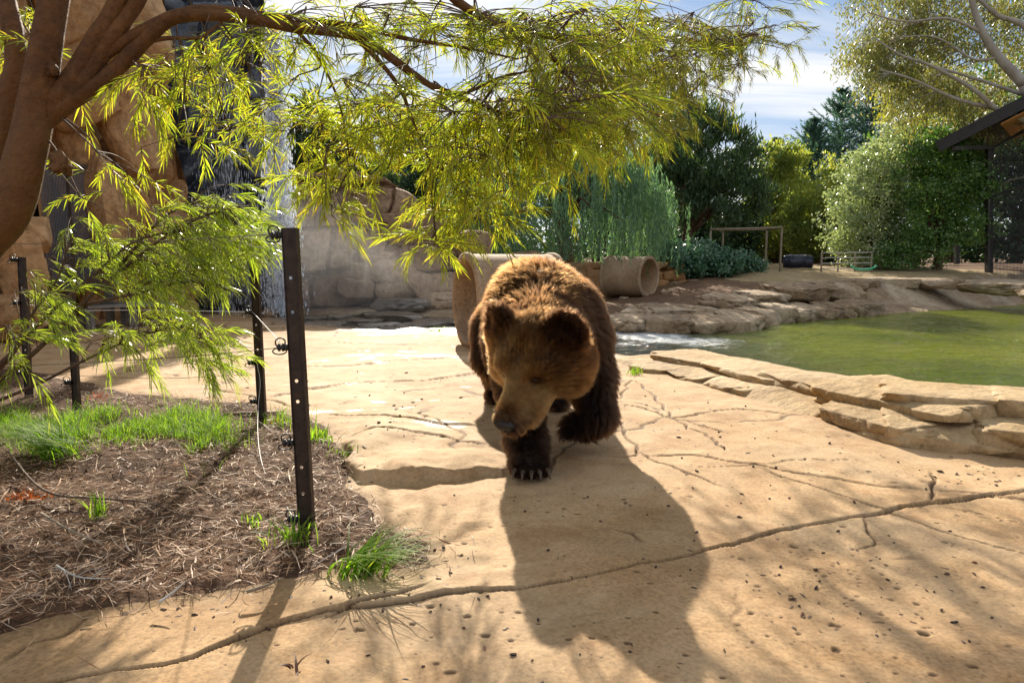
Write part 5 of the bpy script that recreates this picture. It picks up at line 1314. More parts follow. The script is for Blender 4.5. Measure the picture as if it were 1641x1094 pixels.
def far_trees():
    m_spr = mat_leaf('spruce_needles', [(0.06, 0.115, 0.095), (0.085, 0.16, 0.125), (0.12, 0.21, 0.15)], 0.35, (1.0, 1.2, 0.8))
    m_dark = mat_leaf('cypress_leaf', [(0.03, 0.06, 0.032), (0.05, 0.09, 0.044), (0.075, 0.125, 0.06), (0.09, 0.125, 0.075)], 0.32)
    m_gold = mat_leaf('golden_conifer_leaf', [(0.26, 0.34, 0.10), (0.36, 0.42, 0.13), (0.48, 0.44, 0.14), (0.28, 0.38, 0.13)], 0.58, (1.4, 1.4, 0.5), 0.45, 0.35, 0, 0.9, (0.13, 0.18, 0.06))
    m_silver = mat_leaf('silver_leaf', [(0.20, 0.27, 0.12), (0.34, 0.40, 0.22), (0.50, 0.54, 0.38), (0.23, 0.32, 0.14)], 0.42, (1.25, 1.3, 0.7), 0.28, 0.6)
    m_green = mat_leaf('bush_leaf', [(0.055, 0.125, 0.03), (0.09, 0.18, 0.045), (0.14, 0.25, 0.065), (0.19, 0.27, 0.09)], 0.38, (1.2, 1.35, 0.6), 0.3, 0.6)
    m_wattle = mat_leaf('wattle_leaf', [(0.36, 0.34, 0.05), (0.48, 0.42, 0.06), (0.26, 0.29, 0.05)], 0.5, (1.5, 1.5, 0.5))
    m_gum = mat_leaf('gum_leaf', [(0.16, 0.20, 0.08), (0.24, 0.27, 0.12), (0.32, 0.32, 0.15), (0.28, 0.21, 0.09), (0.16, 0.22, 0.08)], 0.5, (1.25, 1.25, 0.55), 0.35, 0.5)
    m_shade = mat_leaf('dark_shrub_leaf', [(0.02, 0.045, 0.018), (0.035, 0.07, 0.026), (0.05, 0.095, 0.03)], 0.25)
    # the dark upright tree right of the weeping tree
    Y = 24.5
    bushy_tree('cypress_tree', 'dark upright evergreen with feathery ascending sprays next to the weeping tree', 'tree', ground_at(1102, Y), 1.6, 0.22,
        [B(1120, 255, Y, 78, 80, 2.0), B(1090, 225, Y, 50, 80, 1.4), B(1180, 300, Y, 52, 70, 1.5), B(1150, 318, Y, 78, 50, 2.0), B(1128, 205, Y, 26, 48, 0.8), B(1205, 262, Y, 18, 44, 0.6), B(1172, 235, Y, 22, 45, 0.7), B(1085, 330, Y, 50, 50, 1.4)], m_dark, 420, 60, 0.34, (0.05, 0.24), 5, up=1.3)
    Y = 22.8
    # tall thin eucalypt trunk standing behind it
    # golden and yellow green conifers
    Y = 31
    bushy_tree('conifer_tree', 'yellow green conifer with a golden crown beside the dark upright evergreen', 'tree', ground_at(1240, Y), 1.2, 0.2,
        [B(1242, 330, Y, 40, 92, 1.4), B(1262, 300, Y, 32, 60, 1.2), B(1240, 268, Y, 20, 38, 0.8), B(1225, 350, Y, 34, 60, 1.2), B(1275, 350, Y, 30, 60, 1.2)], m_gold, 300, 60, 0.36, (0.07, 0.2), 6, up=0.8)
    Y = 28.5
    bushy_tree('conifer_tree', 'smaller golden brown conifer between the yellow green one and the silvery bushes', 'tree', ground_at(1312, Y), 1.0, 0.16,
        [B(1312, 330, Y, 38, 70, 1.2), B(1325, 295, Y, 26, 38, 0.9), B(1300, 360, Y, 36, 52, 1.1)], m_gold, 220, 60, 0.32, (0.06, 0.18), 7, up=0.7)
    # skyline spruces
    spruce('slender dark spruce, lowest of those on the skyline', 1306, 190, 44, 105, m_spr, 8)
    spruce('dark spruce with a thin ragged tip, middle one on the skyline', 1352, 142, 46, 130, m_spr, 9)
    spruce('broad dark spruce, tallest on the skyline under the gum tree', 1402, 104, 43, 155, m_spr, 10)
    spruce('small dark spruce tip rising behind the golden conifer', 1246, 222, 45, 70, m_spr, 12)
    # silvery bushes
    Y = 23.5
    bushy_tree('silver_bush', 'pale silvery leaved bush catching the sun at the edge of the dirt slope', 'bush', ground_at(1385, Y), 0.7, 0.12,
        [B(1390, 320, Y, 62, 70, 1.3), B(1362, 355, Y, 40, 62, 1.0), B(1420, 270, Y, 46, 62, 1.1), B(1400, 395, Y, 60, 36, 1.2), B(1445, 240, Y, 40, 40, 1.0)], m_silver, 420, 60, 0.26, (0.055, 0.10), 13)
    Y = 22.6
    bushy_tree('green_bush', 'big rounded dark green bush standing beside the wire enclosure', 'bush', ground_at(1500, Y), 0.8, 0.15,
        [B(1500, 300, Y, 78, 88, 1.7), B(1530, 350, Y, 48, 76, 1.4), B(1470, 370, Y, 58, 62, 1.4), B(1500, 250, Y, 52, 46, 1.3), B(1440, 410, Y, 50, 26, 1.0), B(1535, 280, Y, 38, 52, 1.2)], m_green, 560, 60, 0.27, (0.06, 0.10), 14)
    Y = 27
    bushy_tree('wattle_tree', 'bright yellow green wattle tree rising behind the silvery bushes', 'tree', ground_at(1470, Y), 2.6, 0.14,
        [B(1465, 170, Y, 46, 60, 1.2), B(1440, 215, Y, 36, 46, 1.0), B(1500, 200, Y, 40, 60, 1.2), B(1485, 130, Y, 34, 40, 1.0)], m_wattle, 210, 55, 0.32, (0.06, 0.15), 15)
    # the gum tree with white limbs
    g = np.random.default_rng(16); Y = 20.5
    base = PT(1735, 430, Y); base[2] = 0.7
    o = thing('gum_tree', 'tall gum tree with white limbs and loose hanging leaves over the enclosure roof', 'tree', base)
    trunk = smooth_path([base - [0, 0, 0.2], PT(1722, 330, Y), PT(1690, 230, Y), PT(1641, 136, Y)], 6); mb = MB(); mb.tube(trunk, np.linspace(0.30, 0.17, len(trunk)), 12); part('trunk', *mb.data(), M_GUM, o)
    lim = [([(1641, 136), (1601, 92), (1575, 53), (1557, 0), (1545, -60)], 0.15, 0.0), ([(1690, 230), (1640, 192), (1597, 175), (1562, 145), (1513, 116), (1470, 96)], 0.10, -0.5), ([(1597, 175), (1531, 158), (1461, 127), (1410, 112)], 0.06, -0.6),
           ([(1690, 100), (1641, 42), (1601, 26), (1570, 0), (1540, -30)], 0.10, 0.6), ([(1636, 151), (1566, 127), (1452, 92), (1400, 60)], 0.055, -0.2), ([(1575, 53), (1520, 30), (1450, 35), (1390, 20)], 0.05, 0.3), ([(1690, 230), (1700, 120), (1690, 30), (1680, -60)], 0.13, 0.5), ([(1601, 92), (1560, 95), (1500, 60), (1440, 60)], 0.045, 0.1)]
    ends = []
    for pts, r0, dy in lim:
        P = smooth_path([PT(px, py, Y + dy * k / len(pts)) for k, (px, py) in enumerate(pts)], 5); mb = MB(); mb.tube(P, np.linspace(r0, r0 * 0.35, len(P)), 8); part('limb', *mb.data(), M_GUM, o); ends.append(P)
    cl = []
    for cx, cy, rx, ry, n in ((1400, 70, 46, 55, 66), (1470, 60, 60, 60, 70), (1540, 70, 70, 70, 40), (1600, 60, 60, 70, 30), (1450, 130, 60, 36, 34), (1530, 150, 60, 36, 26), (1620, 120, 50, 50, 16), (1500, 0, 110, 40, 60), (1640, 10, 60, 50, 36), (1560, 190, 60, 34, 30), (1395, 115, 30, 26, 18), (1700, 80, 60, 80, 60), (1470, 175, 50, 40, 30)):
        for _ in range(n): cl.append(PT(cx + g.normal(0, 0.55) * rx, cy + g.normal(0, 0.55) * ry, Y + 0.4 + abs(g.normal(0, 1.3))))
    cl = np.array(cl); per = 58; n = len(cl) * per
    allp = np.concatenate(ends); mb = MB()
    for c in cl[::2]:
        j = np.argmin(np.linalg.norm(allp - c, axis=1)); mid = (c + allp[j]) / 2 + [0, 0, 0.12]; mb.tube([allp[j], mid, c], [0.016, 0.011, 0.004], 5, False)
    part('twigs', *mb.data(), M_GUM, o, kind='stuff')
    off = g.normal(0, 0.2, (len(cl), per, 3)); c = (cl[:, None] + off).reshape(-1, 3); u_ = nrm(rand_dirs(n, g) * 0.75 + [0, 0, -0.9]); v_ = nrm(np.cross(u_, rand_dirs(n, g)))
    V, Q = quads(c, u_, v_, 0.040, g.uniform(0.11, 0.20, n)); part('crown', V, Q, m_gum, o, False)
    # trees behind the enclosure
    Y = 30
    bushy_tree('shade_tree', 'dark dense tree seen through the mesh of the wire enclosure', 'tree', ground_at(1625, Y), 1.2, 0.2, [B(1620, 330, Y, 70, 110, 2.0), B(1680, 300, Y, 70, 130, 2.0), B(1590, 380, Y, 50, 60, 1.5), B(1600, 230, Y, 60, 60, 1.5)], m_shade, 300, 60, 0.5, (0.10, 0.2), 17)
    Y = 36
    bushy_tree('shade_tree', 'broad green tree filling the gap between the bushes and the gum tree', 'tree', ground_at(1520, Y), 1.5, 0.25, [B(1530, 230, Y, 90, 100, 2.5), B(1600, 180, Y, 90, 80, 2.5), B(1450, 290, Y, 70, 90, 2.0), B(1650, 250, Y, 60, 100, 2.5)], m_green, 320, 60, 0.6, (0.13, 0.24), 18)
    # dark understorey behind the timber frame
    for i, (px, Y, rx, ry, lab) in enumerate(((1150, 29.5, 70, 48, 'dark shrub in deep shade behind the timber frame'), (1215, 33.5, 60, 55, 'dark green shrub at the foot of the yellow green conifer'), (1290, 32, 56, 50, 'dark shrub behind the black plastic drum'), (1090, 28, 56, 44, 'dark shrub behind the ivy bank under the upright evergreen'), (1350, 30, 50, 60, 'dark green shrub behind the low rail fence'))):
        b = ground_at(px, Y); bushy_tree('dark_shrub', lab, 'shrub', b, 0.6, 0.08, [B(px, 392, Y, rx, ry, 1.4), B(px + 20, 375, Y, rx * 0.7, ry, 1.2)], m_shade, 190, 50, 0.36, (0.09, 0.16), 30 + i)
    # woods behind the rock wall, seen through the overhanging leaves
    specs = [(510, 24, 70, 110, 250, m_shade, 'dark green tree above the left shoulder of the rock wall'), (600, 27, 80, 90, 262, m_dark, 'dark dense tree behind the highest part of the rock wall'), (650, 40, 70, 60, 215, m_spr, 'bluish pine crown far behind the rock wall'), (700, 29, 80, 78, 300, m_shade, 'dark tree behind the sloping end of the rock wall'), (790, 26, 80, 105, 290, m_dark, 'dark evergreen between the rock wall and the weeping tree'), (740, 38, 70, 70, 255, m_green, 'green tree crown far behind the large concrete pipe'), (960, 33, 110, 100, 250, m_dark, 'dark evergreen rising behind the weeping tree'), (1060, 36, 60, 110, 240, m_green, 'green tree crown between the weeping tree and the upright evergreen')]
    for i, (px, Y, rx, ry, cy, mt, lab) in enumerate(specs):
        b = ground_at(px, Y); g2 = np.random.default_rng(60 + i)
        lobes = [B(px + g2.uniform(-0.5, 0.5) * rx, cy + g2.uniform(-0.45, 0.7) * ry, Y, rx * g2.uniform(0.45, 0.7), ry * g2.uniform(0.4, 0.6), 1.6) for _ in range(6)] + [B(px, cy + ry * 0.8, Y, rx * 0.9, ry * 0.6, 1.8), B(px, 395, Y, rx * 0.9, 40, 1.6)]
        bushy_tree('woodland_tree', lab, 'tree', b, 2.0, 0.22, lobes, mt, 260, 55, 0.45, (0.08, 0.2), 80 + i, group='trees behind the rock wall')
    # the wood beyond all of them
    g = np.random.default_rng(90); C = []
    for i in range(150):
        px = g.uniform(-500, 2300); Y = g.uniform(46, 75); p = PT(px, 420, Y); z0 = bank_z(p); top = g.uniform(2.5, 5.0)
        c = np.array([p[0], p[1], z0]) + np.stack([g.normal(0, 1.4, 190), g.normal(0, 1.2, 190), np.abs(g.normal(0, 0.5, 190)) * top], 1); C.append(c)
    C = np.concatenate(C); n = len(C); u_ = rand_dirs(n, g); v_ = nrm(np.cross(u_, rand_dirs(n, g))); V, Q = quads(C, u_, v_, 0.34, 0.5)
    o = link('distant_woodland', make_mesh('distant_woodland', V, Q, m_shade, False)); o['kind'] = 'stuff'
    # ivy bank
    mi = mat_leaf('ivy_leaf', [(0.03, 0.09, 0.05), (0.05, 0.13, 0.07), (0.085, 0.18, 0.10), (0.06, 0.14, 0.055)], 0.2, (1.1, 1.3, 0.7), 0.3, 0.6)
    g = np.random.default_rng(91); base = PT(1130, 436, 20.5); base[2] = bank_z(base)
    o = thing('ivy_bank', 'low mound of dark glossy ivy spilling down beside the lying concrete pipe', 'ivy', base)
    lob = [B(1085, 418, 20.3, 34, 26, 0.9), B(1120, 412, 20.8, 44, 26, 1.1), B(1165, 418, 21.2, 40, 18, 1.0), B(1195, 426, 21.5, 26, 12, 0.8), B(1070, 405, 20.6, 20, 22, 0.7), B(1140, 428, 20.2, 50, 12, 0.8)]
    P, d = clump_points([(np.array(c), np.array(r)) for c, r in lob], 420, g, 0.75); per = 42; n = 420 * per
    c = (P[:, None] + g.normal(0, 0.09, (420, per, 3))).reshape(-1, 3); dd = np.repeat(d, per, 0); nn = nrm(dd + rand_dirs(n, g) * 0.6); u_ = nrm(np.cross(nn, rand_dirs(n, g))); v_ = np.cross(nn, u_)
    V, Q = quads(c, u_, v_, 0.075, 0.085); part('foliage', V, Q, mi, o, False)
    mb = MB()
    for i in range(26): q = P[i]; mb.tube([q * [1, 1, 0] + [0, 0, base[2] - 0.1], (q + q * [1, 1, 0] + [0, 0, base[2]]) / 2 + g.normal(0, 0.05, 3), q], [0.012, 0.010, 0.005], 5, False)
    part('stems', *mb.data(), M_BARK, o)
far_trees()
# ------------------------------------------------------------------ leaf sprays of the overhanging tree and the young shrub
SG = np.random.default_rng(5)
def leaf_strip(p, d, side, ln, w, droop, segs=3):
    """a narrow bent leaf starting at p"""
    t = np.linspace(0, 1, segs + 1)[:, None]; c = p + d * ln * t + np.array([0, 0, -1.0]) * (droop * ln * t**2)
    prof = np.interp(t[:, 0], [0, 0.25, 0.65, 1], [0.25, 1.0, 0.85, 0.05])[:, None] * w / 2
    V = np.concatenate([c - side * prof, c + side * prof]); n = segs + 1; i = np.arange(segs)
    return V, np.stack([i, i + 1, n + i + 1, n + i], 1)
def spray_mesh(seed, pitch, n_leaf=22, length=0.205, leaf_len=0.078, leaf_w=0.0054, curl=0.5, spread=0.75):
    g = np.random.default_rng(seed); mb = MB(); st = MB()
    k = 10; t = np.linspace(0, 1, k); a = pitch - curl * t**1.3
    steps = np.stack([np.cos(a), 0.12 * np.sin(3 * t + seed), np.sin(a)], 1) * (length / (k - 1)); P = np.concatenate([np.zeros((1, 3)), np.cumsum(steps[:-1], 0)])
    st.tube(P, np.linspace(0.0021, 0.0008, k), 4, False)
    for i in range(n_leaf):
        s = 0.06 + 0.94 * (i + g.uniform(-0.3, 0.3)) / n_leaf; s = min(max(s, 0), 1); j = s * (k - 1); j0 = min(int(j), k - 2); p = P[j0] + (P[j0 + 1] - P[j0]) * (j - j0); tan_ = nrm(P[j0 + 1] - P[j0])
        ang = i * 2.4 + g.normal(0, 0.4); sd_ = nrm(np.cross(tan_, [0, 0, 1.0])); up = np.cross(sd_, tan_); rad = sd_ * math.cos(ang) + up * math.sin(ang) * 0.75
        sp = spread * g.uniform(0.7, 1.15) * (1 - 0.45 * s); d = nrm(tan_ + rad * sp); side = nrm(np.cross(d, rand_dirs(1, g)[0]))
        V, Q = leaf_strip(p, d, side, leaf_len * g.uniform(0.65, 1.2), leaf_w * g.uniform(0.8, 1.25), g.uniform(0.08, 0.40)); mb.add(V, Q)
    V, F = mb.data(); Vs, Fs = st.data(); nb = len(F[0]); ns = len(Fs[0])
    me = make_mesh('leaf_spray', np.concatenate([V, Vs]), [np.concatenate([F[0], Fs[0] + len(V)])], None, True)
    idx = np.concatenate([np.zeros(nb, np.int32), np.ones(ns, np.int32)])
    return me, idx, np.concatenate([V, Vs]), np.concatenate([F[0], Fs[0] + len(V)])
M_TWIG = mat_plain('twig_bark', (0.055, 0.032, 0.02), (0.14, 0.085, 0.05), 20, 0.75)
M_TBARK = mat_stone('smooth_tree_bark', (0.055, 0.020, 0.004), (0.118, 0.047, 0.012), (0.20, 0.092, 0.03), 3.5, 0.75, 1.0, 0.02, 34.0, stain=((0.16, 0.08, 0.03), (0.035, 0.013, 0.004)))
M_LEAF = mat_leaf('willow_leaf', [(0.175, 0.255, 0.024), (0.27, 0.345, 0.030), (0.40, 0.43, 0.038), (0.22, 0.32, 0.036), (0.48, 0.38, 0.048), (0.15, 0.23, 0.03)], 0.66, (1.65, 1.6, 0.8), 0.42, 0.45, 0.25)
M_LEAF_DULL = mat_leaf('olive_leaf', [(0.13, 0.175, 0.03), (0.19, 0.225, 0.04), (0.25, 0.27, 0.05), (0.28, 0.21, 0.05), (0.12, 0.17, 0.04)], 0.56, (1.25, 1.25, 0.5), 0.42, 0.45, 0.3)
M_LEAF_SHRUB = mat_leaf('shrub_leaf', [(0.18, 0.27, 0.035), (0.25, 0.34, 0.04), (0.34, 0.42, 0.05), (0.42, 0.42, 0.07), (0.27, 0.35, 0.13)], 0.58, (1.45, 1.5, 0.55), 0.22, 0.9, 0.25)
def spray_set(mats, seed, **kw):
    out = []
    for i, pitch in enumerate((0.35, 0.1, -0.2, -0.5, -0.85, -1.15)):
        for k in range(2):
            me, idx, V, Q = spray_mesh(seed + 10 * i + k, pitch, **kw); me.materials.append(mats); me.materials.append(M_TWIG); me.polygons.foreach_set('material_index', idx); out.append((me, idx, V, Q, pitch))
    return out
def place_sprays(root, spots, sets, leaf_mat, n_parts, name='leaf_spray'):
    """spots: (point, yaw, index of the set, scale); the largest in view become parts, the rest one mass"""
    order = sorted(range(len(spots)), key=lambda i: np.linalg.norm(spots[i][0] - np.array([0, 0, CAM_H])) / spots[i][3])
    off = np.array(root.location); Vs, Qs, Is = [], [], []; n = 0
    for r, i in enumerate(order):
        p, yaw, k, sc = spots[i]; me, idx, V, Q, _ = sets[k]
        if r < n_parts:
            o = bpy.data.objects.new(name, me); COL.objects.link(o); o.parent = root; o.location = tuple(p - off); o.rotation_euler = (0, 0, yaw); o.scale = (sc, sc, sc)
        else:
            c, s = math.cos(yaw), math.sin(yaw); Mz = np.array([[c, -s, 0], [s, c, 0], [0, 0, 1]]); Vs.append(V @ Mz.T * sc + p); Qs.append(Q + n); Is.append(idx); n += len(V)
    if Vs:
        me = make_mesh('foliage', np.concatenate(Vs) - off, [np.concatenate(Qs)], leaf_mat, True); me.materials.append(M_TWIG); me.polygons.foreach_set('material_index', np.concatenate(Is)); o = link('foliage', me, root); o['kind'] = 'stuff'

def overhanging_tree():
    g = np.random.default_rng(31)
    base = np.array([PT(-60, 430, 2.95)[0] - 0.15, 2.95, 0.02])
    o = thing('leaning_tree', 'smooth brown multi stemmed tree leaning over the mulch with long willowy yellow green foliage', 'tree', base)
    PP = lambda L_: smooth_path([np.append(PT(px, py, Y), r) for px, py, Y, r in L_], 7)
    allp = []
    def limb(name, L_, k=12):
        P = PP(L_); mb = MB()
        rr = P[:, 3] * (1 + 0.06 * vnoise2(np.arange(len(P)) * 0.7, np.zeros(len(P)), 3)); mb.tube(P[:, :3], rr, k); V, F = mb.data(); part(name, V, F, M_TBARK, o); allp.append(P); return P
    b3 = base.copy()
    tr = smooth_path([np.append(b3 - [0, 0, 0.1], 0.1144), np.append(PT(-72, 470, 2.95), 0.0986), np.append(PT(12, 340, 2.95), 0.0862), np.append(PT(42, 245, 2.95), 0.0757), np.append(PT(58, 170, 2.98), 0.0704), np.append(PT(76, 60, 3.0), 0.0598), np.append(PT(96, -60, 3.05), 0.0528), np.append(PT(110, -220, 3.1), 0.0396)], 7)
    mb = MB(); mb.tube(tr[:, :3], tr[:, 3], 18); part('trunk', *mb.data(), M_TBARK, o); allp.append(tr)
    limb('stem', [(-60, 380, 3.05, 0.06), (-8, 250, 3.1, 0.055), (18, 150, 3.12, 0.050), (26, 80, 3.15, 0.042), (12, 0, 3.2, 0.034), (-5, -120, 3.3, 0.03)])
    limb('stem', [(26, 90, 3.14, 0.04), (10, 30, 3.2, 0.026), (4, -40, 3.3, 0.018)])
    limb('branch', [(66, 185, 2.98, 0.0429), (105, 145, 3.013, 0.0488), (150, 70, 3.046, 0.0414), (190, 0, 3.076, 0.034), (240, -110, 3.113, 0.0222)])
    limb('branch', [(66, 195, 2.98, 0.04), (125, 140, 3.028, 0.0429), (180, 60, 3.069, 0.037), (222, 0, 3.1, 0.0296), (270, -90, 3.135, 0.0222)])
    limb('branch', [(60, 205, 2.98, 0.0414), (110, 162, 3.017, 0.0429), (165, 130, 3.058, 0.037), (215, 82, 3.094, 0.0333), (262, 38, 3.129, 0.0296), (305, 24, 3.161, 0.0296), (390, 28, 3.224, 0.0266), (470, 44, 3.283, 0.0252), (560, 55, 3.349, 0.0252), (605, 78, 3.382, 0.0222), (650, 110, 3.415, 0.02), (695, 140, 3.449, 0.0155), (760, 165, 3.497, 0.0118), (830, 190, 3.548, 0.0074), (900, 210, 3.6, 0.0037)])
    limb('branch', [(90, 160, 3.002, 0.0333), (150, 100, 3.046, 0.0296), (215, 58, 3.094, 0.0266), (280, 25, 3.142, 0.0237), (350, 16, 3.194, 0.0207), (470, 32, 3.283, 0.0163), (560, 40, 3.349, 0.0126), (650, 62, 3.415, 0.0104), (740, 76, 3.482, 0.0074), (830, 95, 3.548, 0.0037)])
    limb('branch', [(690, -40, 3.445, 0.0237), (740, 8, 3.482, 0.0222), (790, 34, 3.519, 0.0192), (850, 52, 3.563, 0.0163), (920, 66, 3.84, 0.0133), (1000, 78, 5.2, 0.0089), (1090, 82, 5.47, 0.0059), (1180, 75, 5.74, 0.003)])
    limb('branch', [(560, 52, 3.349, 0.0148), (600, 90, 3.379, 0.0126), (640, 140, 3.408, 0.0104), (660, 190, 3.423, 0.0074), (690, 260, 3.445, 0.0037)])
    limb('branch', [(850, 52, 3.563, 0.0104), (900, 110, 3.6, 0.0089), (950, 170, 4.2, 0.0074), (990, 220, 4.68, 0.0044)])
    limb('branch', [(690, 135, 3.445, 0.0104), (740, 150, 3.482, 0.0089), (800, 125, 3.526, 0.0074), (870, 110, 3.578, 0.0044)])
    limb('branch', [(215, 70, 3.094, 0.0118), (265, 62, 3.131, 0.0096), (320, 60, 3.172, 0.0074), (350, 40, 3.194, 0.0052), (390, 10, 3.224, 0.003)])
    limb('branch', [(470, 44, 3.283, 0.0104), (510, 90, 3.312, 0.0074), (545, 170, 3.338, 0.0052), (560, 250, 3.349, 0.003)])
    # knots and a stub
    mb = MB(); mb.tube([PT(150, 142, 3.12), PT(158, 140, 3.08)], [0.028, 0.024], 10); part('stub', *mb.data(), M_TBARK, o)
    kv, kf = rock((0.05, 0.05, 0.06), 5, 10, 0.2, 0.25, 0, (0, 0), 0, 1.0); part('knot', kv + PT(84, 112, 2.96) - [0, 0.0, 0.03], kf, M_TBARK, o)
    kv, kf = rock((0.09, 0.08, 0.10), 6, 10, 0.3, 0.3, 0, (0, 0), 0, 1.0); part('knot', kv + PT(96, 262, 2.95) - [0, 0, 0.05], kf, M_TBARK, o)
    A = np.concatenate([a[:, :3] for a in allp]); Ar = np.concatenate([a[:, 3] for a in allp]); thin = Ar < 0.055; A = A[thin]
    bright = spray_set(M_LEAF, 100); dull = spray_set(M_LEAF_DULL, 300)
    clusters = [  # px, py, rx, ry, Y, dY, number, dull share
        (40, 60, 60, 80, 3.60, 0.35, 16, 0.00),
        (15, 110, 30, 60, 3.60, 0.30, 5, 0.00),
        (235, 120, 70, 60, 3.31, 0.35, 12, 0.00),
        (330, 180, 80, 70, 3.35, 0.35, 24, 0.00),
        (300, 110, 80, 60, 3.34, 0.35, 29, 0.00),
        (390, 60, 90, 60, 3.38, 0.35, 23, 0.00),
        (430, 140, 70, 70, 3.39, 0.35, 9, 0.00),
        (185, 275, 40, 40, 3.29, 0.30, 7, 0.00),
        (150, 330, 30, 30, 3.27, 0.20, 4, 0.00),
        (480, 200, 60, 70, 3.42, 0.35, 31, 0.00),
        (535, 270, 42, 55, 3.44, 0.25, 29, 0.00),
        (545, 330, 22, 34, 3.44, 0.20, 12, 0.00),
        (500, 40, 90, 40, 3.42, 0.35, 30, 0.20),
        (600, 178, 70, 50, 3.47, 0.35, 40, 0.00),
        (600, 150, 60, 50, 3.47, 0.35, 19, 0.30),
        (690, 60, 120, 50, 3.51, 0.35, 39, 0.70),
        (650, 20, 120, 30, 3.49, 0.35, 26, 0.60),
        (700, 188, 70, 60, 3.51, 0.35, 49, 0.00),
        (735, 258, 70, 50, 3.53, 0.35, 49, 0.00),
        (720, 313, 46, 34, 3.52, 0.30, 22, 0.00),
        (690, 343, 22, 20, 3.51, 0.20, 5, 0.00),
        (640, 248, 40, 40, 3.49, 0.35, 14, 0.00),
        (800, 178, 80, 60, 3.56, 0.35, 50, 0.00),
        (830, 238, 70, 45, 3.57, 0.35, 50, 0.00),
        (800, 298, 50, 30, 3.56, 0.35, 20, 0.00),
        (850, 170, 70, 50, 3.58, 0.35, 55, 0.10),
        (900, 198, 60, 45, 3.60, 0.50, 92, 0.25),
        (920, 110, 90, 80, 3.84, 0.80, 141, 0.55),
        (960, 200, 70, 60, 4.32, 0.60, 106, 0.35),
        (1000, 220, 34, 22, 5.20, 0.40, 29, 0.25),
        (850, 40, 110, 40, 3.58, 0.35, 84, 0.50),
        (980, 40, 90, 40, 4.56, 0.70, 89, 0.55),
        (1040, 110, 80, 60, 5.20, 0.70, 114, 0.65),
        (1110, 60, 70, 50, 5.60, 0.60, 78, 0.75),
        (1100, 140, 60, 36, 5.60, 0.50, 46, 0.85),
        (1060, 190, 50, 40, 5.20, 0.50, 42, 0.65),
        (1175, 70, 50, 36, 5.60, 0.40, 39, 0.95),
        (1215, 45, 40, 34, 5.60, 0.30, 24, 0.85),
        (1250, 75, 26, 18, 5.60, 0.20, 11, 0.75),
        (1180, 115, 34, 20, 5.60, 0.30, 14, 0.85),
        (1200, 5, 60, 14, 5.60, 0.30, 18, 0.85),
        (700, 385, 24, 24, 3.50, 0.15, 14, 0.00),
        (760, 345, 40, 26, 3.50, 0.20, 22, 0.00),
        (880, 120, 60, 50, 7.50, 0.80, 46, 0.70),
        (950, 140, 60, 50, 7.60, 0.80, 46, 0.70),
        (1010, 115, 70, 55, 7.80, 0.80, 46, 0.70),
        (930, 205, 60, 30, 6.60, 0.60, 34, 0.60),
        (1060, 140, 60, 40, 7.20, 0.60, 36, 0.80),
        (665, 195, 50, 40, 6.30, 0.60, 26, 0.30),
        (600, 130, 60, 40, 6.00, 0.60, 21, 0.40),
    ]
    spots_b, spots_d = [], []; tw = MB()
    for cx, cy, rx, ry, Y, dy, n, ds in clusters:
        ctr = PT(cx, cy, Y); hubs = []
        for _ in range(max(2, n // 7)):
            h = PT(cx + g.normal(0, 0.5) * rx, cy - ry * 0.35 + g.normal(0, 0.4) * ry, Y + g.normal(0, 0.7) * dy); j = np.argmin(np.linalg.norm(A - h, axis=1) + 0.6 * np.maximum(h[2] - A[:, 2], 0)); a = A[j]
            mid = (a + h) / 2 + np.array([0, 0, 0.10 * np.linalg.norm(h - a)]) + g.normal(0, 0.02, 3); P = smooth_path([a, mid, h], 5); tw.tube(P, np.linspace(0.0055, 0.0028, len(P)), 5, False); hubs.append((h, nrm(h - mid)))
        for i in range(n):
            p = PT(cx + g.normal(0, 0.55) * rx, cy + g.normal(0, 0.5) * ry, Y + g.normal(0, 0.7) * dy); h, hd_ = min(hubs, key=lambda q: np.linalg.norm(q[0] - p)); dv = p - h
            P = smooth_path([h, (h + p) / 2 + [0, 0, 0.05 * np.linalg.norm(dv)], p], 3); tw.tube(P, np.linspace(0.0026, 0.0016, len(P)), 4, False)
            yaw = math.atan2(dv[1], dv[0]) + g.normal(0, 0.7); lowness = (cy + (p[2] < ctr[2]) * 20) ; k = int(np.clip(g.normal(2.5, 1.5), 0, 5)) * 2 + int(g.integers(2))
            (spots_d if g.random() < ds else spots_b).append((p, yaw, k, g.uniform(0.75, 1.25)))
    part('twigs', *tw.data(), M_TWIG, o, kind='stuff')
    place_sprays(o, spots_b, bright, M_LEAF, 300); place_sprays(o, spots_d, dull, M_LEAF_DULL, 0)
overhanging_tree()

